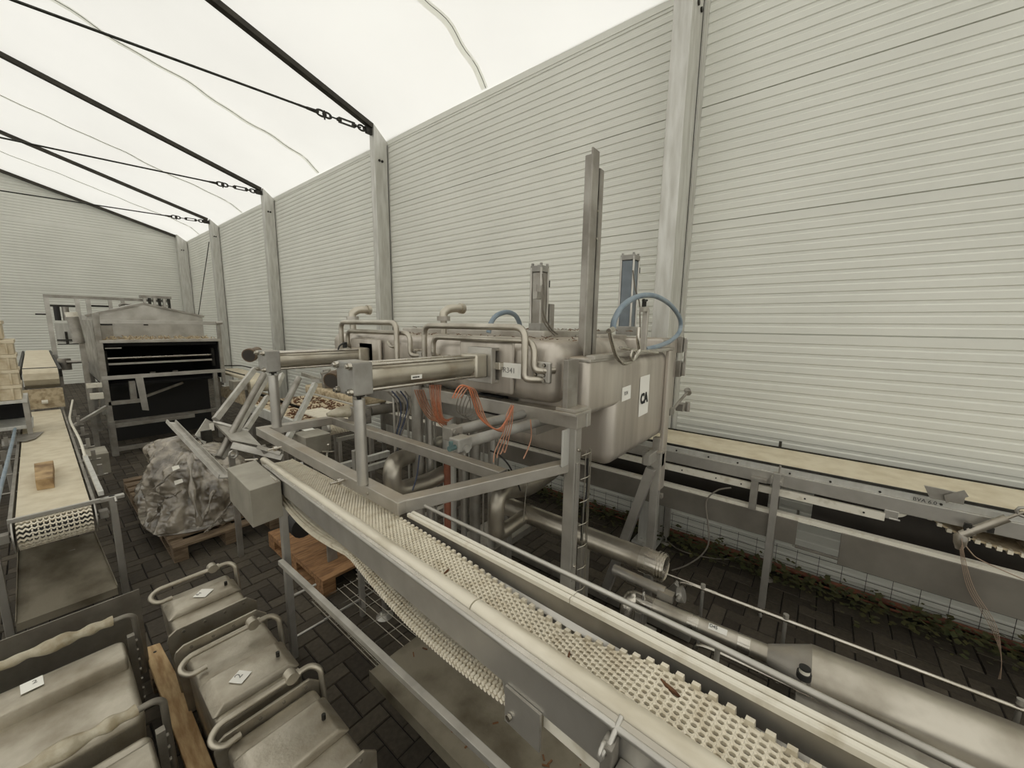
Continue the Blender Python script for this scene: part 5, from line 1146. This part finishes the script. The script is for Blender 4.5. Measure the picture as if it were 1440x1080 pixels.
lean((300, 592), (350, 606), 3.88, 3.78, .02, nm='panel_edge'); lean((326, 626), (397, 643), 3.5, 3.35, .05, nm='base_band', h_=.03); lean((362, 628), (395, 638), 3.4, 3.3, .03, 'steel_dark', nm='base_band')
b = MB(); q = P(328, 639, 'y', 3.5); b.tube([q + V((.028 * math.cos(i * .7854), 0, .032 * math.sin(i * .7854))) for i in range(8)], .009, 8, closed=True); b.build('castor', 'steel', df)
b = MB(); q = P(369, 627, 'y', 3.4); b.cyl(q, q + V((.02, 0, -.06)), .022, 10); b.build('clamp', 'steel_dark', df)
lean((361, 553), (430, 576), 4.3, 4.3, .014, 'darkmetal', 'tie_rod', True)
b = MB(); b.poly([P(290, 589, 'y', 3.9), P(302, 595, 'y', 3.9), P(288, 626, 'y', 3.7), P(275, 612, 'y', 3.75)], (0, .02, 0)); b.build('bracket_plate', 'alu', df); b = MB(); q = P(288, 610, 'y', 3.76); b.box(tuple(q + V((-.03, -.03, -.07))), tuple(q + V((.04, -.01, .03)))); b.build('bracket_slot', 'darkmetal', df); b = MB(); q = P(297, 600, 'y', 3.85); b.box(tuple(q + V((-.015, -.02, -.03))), tuple(q + V((.015, -.01, .03)))); b.build('tape_tag', 'tag', df)
for x, y in ((.95, 3.9), (1.42, 4.02)):
    b = MB(); b.box((x, y, .0), (x + .04, y + .04, .95)); b.build('foot_post', 'steel_dark', df)
b = MB(); a, c = P(241, 590, 'y', 4.25), P(316, 667, 'y', 3.0); up = V((.25, -.6, .75)); b.sweep(a, c, [(-.032, -.03), (.032, -.03), (.032, .0), (.026, .0), (.026, -.022), (-.026, -.022), (-.026, .0), (-.032, .0)], up); tag(b.build('channel_profile', 'alu', None), 'loose aluminium channel lying over the film wrapped load', 'metal profile')
lt = thing('leaning_tube', 'dark round steel tube leaning left of the pale leaning bar', 'tube', P(391, 590, 'y', 4.1)); lean((391, 590), (420, 532), 4.1, 4.5, .032, 'steel_dark', 'tube', True, lt)
lb = thing('leaning_bar', 'pale square bar leaning just right of the dark round tube', 'bar', P(405, 617, 'y', 3.9)); lean((405, 617), (443, 540), 3.9, 4.4, .05, 'zinc', 'bar', False, lb)
# second conveyor behind the frame
sc = thing('belt_conveyor', 'small white link belt conveyor with a grey box inside the support frame', 'conveyor', (1.85, 4.5, 0))
b = MB(); b.box((1.50, 3.70, .86), (1.74, 3.98, 1.03)); b.build('drive_box', 'greybox', sc, bev=.004)
b = MB(); q = P(433, 604, 'z', 1.031); b.box((q.x - .05, q.y - .05, 1.031), (q.x + .05, q.y + .05, 1.034)); b.build('paper_label', 'paper', sc)
b = MB(); b.cyl((1.83, 3.95, 1.02), (2.10, 3.95, 1.02), .072, 24); b.box((1.83, 3.95, 1.08), (2.10, 4.65, 1.092)); b.build('belt', 'belt_white', sc)
b = MB()
for i in range(9):
    a = math.radians(110 + i * 17)
    for j in range(11):
        x = 1.835 + j * .025 + (.012 if i % 2 else 0); c_ = V((x, 3.95 + .074 * math.cos(a), 1.02 + .074 * math.sin(a))); b.box(tuple(c_ - V((.009, .007, .007))), tuple(c_ + V((.009, .007, .007))))
b.build('link_teeth', 'belt_white', sc)
b = MB(); b.cyl((1.80, 3.95, 1.0), (1.825, 3.95, 1.0), .075, 20); b.build('end_disc', 'steel', sc)
b = MB(); b.box((1.9, 3.9, .86), (2.2, 3.93, .9)); b.box((1.92, 3.9, .6), (1.945, 3.93, .86)); b.box((2.2, 3.9, .6), (2.225, 3.93, 1.0)); b.build('end_frame', 'steel', sc)
b = MB(); b.tube([(1.5, 3.3, .92), (1.56, 3.4, .95), (1.55, 3.36, 1.03)], .009, 8, .03); b.tube([(1.50, 3.38, .97), (1.6, 3.36, .95)], .007, 8); b.build('latch_handle', 'bright', sc)
b = MB(); b.box((1.75, 3.55, .68), (2.3, 3.6, .74)); b.box((1.7, 3.5, .60), (2.3, 3.55, .66)); b.build('cross_beam', 'zinc', sc, bev=.003)
for x in (1.6, 2.2):
    for y in (3.75, 4.55):
        b = MB(); b.box((x - .02, y - .02, 0), (x + .02, y + .02, .9)); b.build('leg', 'steel_dark', sc)
# litter covered wide belt
lw = thing('wide_belt_table', 'wide low belt strewn with brown litter behind the leaning bars', 'conveyor', (2.6, 6.2, 0))
z = .95; pts = [P(402, 590, 'z', z), P(470, 592, 'z', z), P(486, 580, 'z', z), P(425, 562, 'z', z)]
b = MB(); b.box((1.85, 4.75, .90), (2.75, 6.4, .95)); b.build('belt', 'belt_dirty', lw, bev=.006)
b = MB(); b.box((1.80, 4.7, .84), (1.84, 6.4, .96)); b.box((2.76, 4.7, .84), (2.80, 6.4, .96)); b.build('side_frame', 'zinc', lw)
for x in (1.85, 2.7):
    for y in (4.85, 6.3):
        b = MB(); b.box((x - .02, y - .02, 0), (x + .02, y + .02, .86)); b.build('leg', 'steel_dark', lw)
b = MB()
for i in range(420):
    x, y = rt.uniform(1.9, 2.7), rt.uniform(4.8, 6.35); l = rt.uniform(.015, .06); a = rt.uniform(0, 6.3); b.bar((x, y, .953), (x + l * math.cos(a), y + l * math.sin(a), .955 + rt.uniform(0, .015)), .014, .008)
tag(b.build('litter', 'leaf_dry', None), 'brown leaf litter scattered on the wide belt', 'litter', kind='stuff')
vb = thing('valve_bench', 'bench of pale machine scraps and valves beyond the near cylinder', 'bench', (2.8, 5.6, 0))
b = MB(); b.bar((2.88, 5.0, 1.1), (2.95, 7.2, 1.2), .06, .06); b.bar((2.84, 6.6, 1.15), (3.35, 5.6, 1.25), .04, .05); b.build('rail', 'steel', vb)
for k, (x, y, z_) in enumerate(((2.9, 5.5, 1.21), (3.0, 6.0, 1.21), (3.1, 6.6, 1.21), (2.92, 6.3, 1.21))):
    b = MB(); b.cyl((x, y, z_ - .1), (x, y, z_ + .08), .05, 12); b.cyl((x - .06, y, z_ + .08), (x + .06, y, z_ + .1), .025, 8); b.box((x - .03, y - .05, z_ - .16), (x + .03, y + .05, z_ - .08)); b.build('valve', 'steel_dark', vb)
b = MB(); b.box((2.84, 5.2, .9), (3.36, 6.9, 1.05)); b.build('bench_top', 'belt_dirty', vb, bev=.03)
for x in (2.88, 3.3):
    for y in (5.25, 6.85):
        b = MB(); b.box((x - .025, y - .025, 0), (x + .025, y + .025, .92)); b.build('leg', 'steel_dark', vb)
b = MB(); a = P(462, 530, 'y', 2.75); c = P(476, 548, 'y', 2.75); q = P(354, 502, 'y', 2.75)
# dark outlet mouths beside the cylinder blocks
for (px, py, x2, y2, yy, r_o, lab) in ((466, 536, 488, 520, 2.0, .04, None), (350, 500, 362, 495, 3.3, .045, None)):
    a, c = P(px, py, 'y', yy), P(x2, y2, 'y', yy + .1); b = MB(); b.tube([a, a.lerp(c, .25), a.lerp(c, .26), c], [r_o * 1.12, r_o * 1.12, r_o * .92, r_o * .9], 20); o = b.build('outlet_nozzle', 'rust_steel', mc)
    k = MB(); d_ = (a - c).normalized(); k.cyl(a + d_ * .001, a + d_ * .003, r_o * .95, 20); k.build('nozzle_mouth', 'brown_panel', o)
# ================================================================ MOULDS IN FRONT
def hram(t, x0, x1, y, z, zr, knob=True, wrap=False, m_='mould', drop=.2, r=.0125):
    b = MB(); b.tube([(x0 + .06, y - .03, z - .05), (x0 - .005, y - .035, z - .05), (x0 - .035, y, z - .02), (x0 + .005, y + .03, z), (x1, y + .03, z), (x1 + .03, y + .0, z - .02), (x1 + .03, y - .03, z - drop)], r, 12, .05, 6); h_ = b.build('handle', m_, t)
    if knob:
        k = MB(); xk = x0 + (x1 - x0) * .80; k.cyl((xk - .012, y + .055, z + .005), (xk - .012, y + .01, z + .005), .026, 18); k.cyl((xk + .022, y + .03, z), (xk - .03, y + .03, z), .019, 16); k.build('knob', 'mould', h_)
    return h_
def plateau(t, x0, x1, y0, y1, z, h, m_='mould'):
    b = MB(); cx = .045; cy = .03
    lo = [(x0, y0), (x1, y0), (x1, y1), (x0, y1)]; hi = [(x0 + cx, y0 + .012), (x1 - cx, y0 + .012), (x1 - cx, y1 - cy), (x0 + cx, y1 - cy)]
    b.add([V((x, y, z)) for x, y in lo] + [V((x, y, z + h)) for x, y in hi], [(3, 2, 1, 0), (4, 5, 6, 7), (0, 1, 5, 4), (1, 2, 6, 5), (2, 3, 7, 6), (3, 0, 4, 7)])
    return b.build('lid_boss', m_, t, bev=.008, seg=3)
def mould(y_pl, fl_ys, lab, y_h, y_a, y_b, zt=.47):
    x0, x1 = .295, .635
    t = thing('ham_mould', lab, 'mould', ((x0 + x1) / 2, (y_a + y_b) / 2, 0), 'lidded metal moulds in the right row')
    b = MB(); b.add([V((x0 + .03, y_a, .0)), V((x1 - .03, y_a, .0)), V((x1 - .03, y_b, .0)), V((x0 + .03, y_b, .0)), V((x0, y_a, zt)), V((x1, y_a, zt)), V((x1, y_b, zt)), V((x0, y_b, zt))], [(3, 2, 1, 0), (4, 5, 6, 7), (0, 1, 5, 4), (1, 2, 6, 5), (2, 3, 7, 6), (3, 0, 4, 7)]); b.build('body', 'mould', t, bev=.03, seg=4)
    plateau(t, x0 - .005, x1 + .005, y_pl[0], y_pl[1], zt - .002, .04)
    for fy in fl_ys:
        b = MB(); xa, xc = .262, .668; zb_, z2 = .12, zt + .035
        pr = [(xa + .03, zb_), (xc - .03, zb_), (xc, zb_ + .04), (xc, z2 - .05), (xc - .05, z2), (xa + .04, z2), (xa + .008, z2 - .02), (xa, z2 - .05)]
        b.poly([V((x, fy, z)) for x, z in pr], (0, .012, 0)); f_ = b.build('flange', 'mould', t, bev=.003)
        for k in range(4):
            q = MB(); xx = .33 + k * .09; q.cyl((xx, fy - .006, z2 - .025), (xx, fy, z2 - .025), .007, 8); q.build('bolt', 'mould_dark', f_)
    hram(t, .285, .640, y_h, zt + .07, .0)
    b = MB(); xs_ = x1 - .06; ys_ = (y_pl[0] + y_pl[1]) / 2 - .02; b.cyl((xs_, ys_, zt + .03), (xs_, ys_, zt + .06), .008, 10); b.build('vent_stud', 'darkmetal', t)
    return t
m1 = mould((2.63, 2.80), (2.475,), 'lidded metal mould at the far end of the right row with a white diamond label', 2.86, 2.49, 2.90)
m2 = mould((1.80, 2.03), (2.32,), 'lidded metal mould in the middle of the right row, white label marked 2', 2.14, 1.76, 2.31)
m3 = mould((1.33, 1.56), (1.655, 1.19), 'lidded metal mould without a label, nearest of the right row', 1.66, 1.20, 1.65)
q = P(338, 952, 'z', .512); s_ = sheet(q + V((0, 0, .0)), (.82, .55, 0), (-.55, .82, 0), .062, .062, .0012, 'paper_label', 'paper', m2); text('2', .045, q + V((-.006, -.008, .002)), (.82, .5, 0), (-.5, .82, 0), 'ink_soft', s_)
q = P(286, 834, 'z', .512); s_ = sheet(q, (.75, .66, 0), (-.66, .75, 0), .07, .07, .0012, 'paper_label', 'paper', m1); text('84', .026, q + V((-.03, -.003, .002)), (.9, .3, 0), (-.3, .9, 0), 'ink_soft', s_)
# big moulds at the left edge
def bigmould(yh, lab, yend, lblk=True):
    x0, x1 = -.62, .125; zt = .50
    t = thing('ham_mould', lab, 'mould', ((x0 + x1) / 2, (yh + yend) / 2, 0), 'large metal moulds at the left edge')
    b = MB(); b.add([V((x0, yend, 0)), V((x1 - .03, yend, 0)), V((x1 - .03, yh - .01, 0)), V((x0, yh - .01, 0)), V((x0, yend, zt)), V((x1, yend, zt)), V((x1, yh - .01, zt)), V((x0, yh - .01, zt))], [(3, 2, 1, 0), (4, 5, 6, 7), (0, 1, 5, 4), (1, 2, 6, 5), (2, 3, 7, 6), (3, 0, 4, 7)]); b.build('body', 'mould', t, bev=.035, seg=4)
    b = MB(); pr = [(yh - .10, zt - .01), (yh - .13, zt + .055), (yh - .27, zt + .06), (yh - .285, zt - .01)]
    b.poly([V((x0 + .02, y, z)) for y, z in pr], (x1 - .012 - x0 - .02, 0, 0)); b.build('lid_boss', 'mould', t, bev=.012, seg=3)
    b = MB(); b.tube([(x0, yh, zt + .105), (x1 + .02, yh, zt + .10), (x1 + .045, yh, zt + .08), (x1 + .05, yh - .01, zt - .25)], .0125, 12, .04); h_ = b.build('handle', 'mould_dark', t)
    b = MB(); pts = [V((x0 + (x1 - .03 - x0) * i / 60, yh, zt + .105)) for i in range(61)]; rs = [.019 + .006 * noise.noise(V((i * .23, yh, 0))) + .014 * math.exp(-((i - 44) / 2.6) ** 2) + .006 * math.sin(i * .5) ** 2 for i in range(61)]
    pts = [q + V((0, .006 * noise.noise(V((i * .3, 4, yh))), .006 * noise.noise(V((i * .3, yh, 9))))) for i, q in enumerate(pts)]
    b.tube(pts, rs, 14); b.build('film_wrap', 'rag', h_)
    b = MB(); b.box((x1 + .004, yh - .12, .12), (x1 + .03, yh - .09, zt + .05))
    for k in range(7): b.cyl((x1 + .03, yh - .105, .18 + k * .055), (x1 + .038, yh - .105, .18 + k * .055), .008, 8)
    b.build('hinge_strip', 'mould_dark', t)
    return t
g1 = bigmould(2.64, 'large metal mould at the left edge with film wrapped bar and square white label', 2.02)
g2 = bigmould(1.93, 'large metal mould at the bottom left corner with a thick film wrapped bar', 1.35)
q = P(45, 963, 'z', .563); s_ = sheet(q, (1, .05, 0), (0, 1, 0), .062, .07, .0012, 'paper_label', 'paper', g1); text('2', .032, q + V((.0, .0, .002)), (1, .05, 0), (0, 1, 0), 'ink_soft', s_)
b = MB(); b.box((-.75, 2.885, .0), (.22, 2.892, .59)); tag(b.build('metal_plate', 'mould_dark', None), 'upright dark metal plate behind the large moulds at the left', 'plate')
b = MB(); b.poly([V((.215, 3.02, .10)), V((.222, 1.6, .10)), V((.30, 1.6, .10)), V((.302, 2.6, .10)), V((.285, 3.0, .10))], (0, 0, .035)); t = thing('wooden_board', 'pale knotted wooden board lying between the two rows of moulds', 'board', (.26, 2.3, 0)); b.build('plank', 'wood_light', t, bev=.004)
b = MB(); b.box((.21, 2.75, 0), (.30, 2.85, .10)); b.build('block', 'wood', t); b = MB(); b.box((.21, 1.7, 0), (.30, 1.8, .10)); b.build('block', 'wood', t)
b = MB(); b.cyl((.252, 2.93, .135), (.252, 2.93, .137), .008, 8); b.build('nail', 'darkmetal', t)
# ================================================================ LIGHT
w = bpy.data.worlds.new('overcast sky'); SC.world = w; w.use_nodes = True
bg = w.node_tree.nodes['Background']; bg.inputs['Color'].default_value = (1.0, 0.985, 0.955, 1); bg.inputs['Strength'].default_value = 1.62
SC.view_settings.exposure = 0.0
SC.cycles.max_bounces = 10; SC.cycles.diffuse_bounces = 6; SC.cycles.glossy_bounces = 4; SC.cycles.transmission_bounces = 6
for o in SC.objects:
    if '_o' in o: del o['_o']
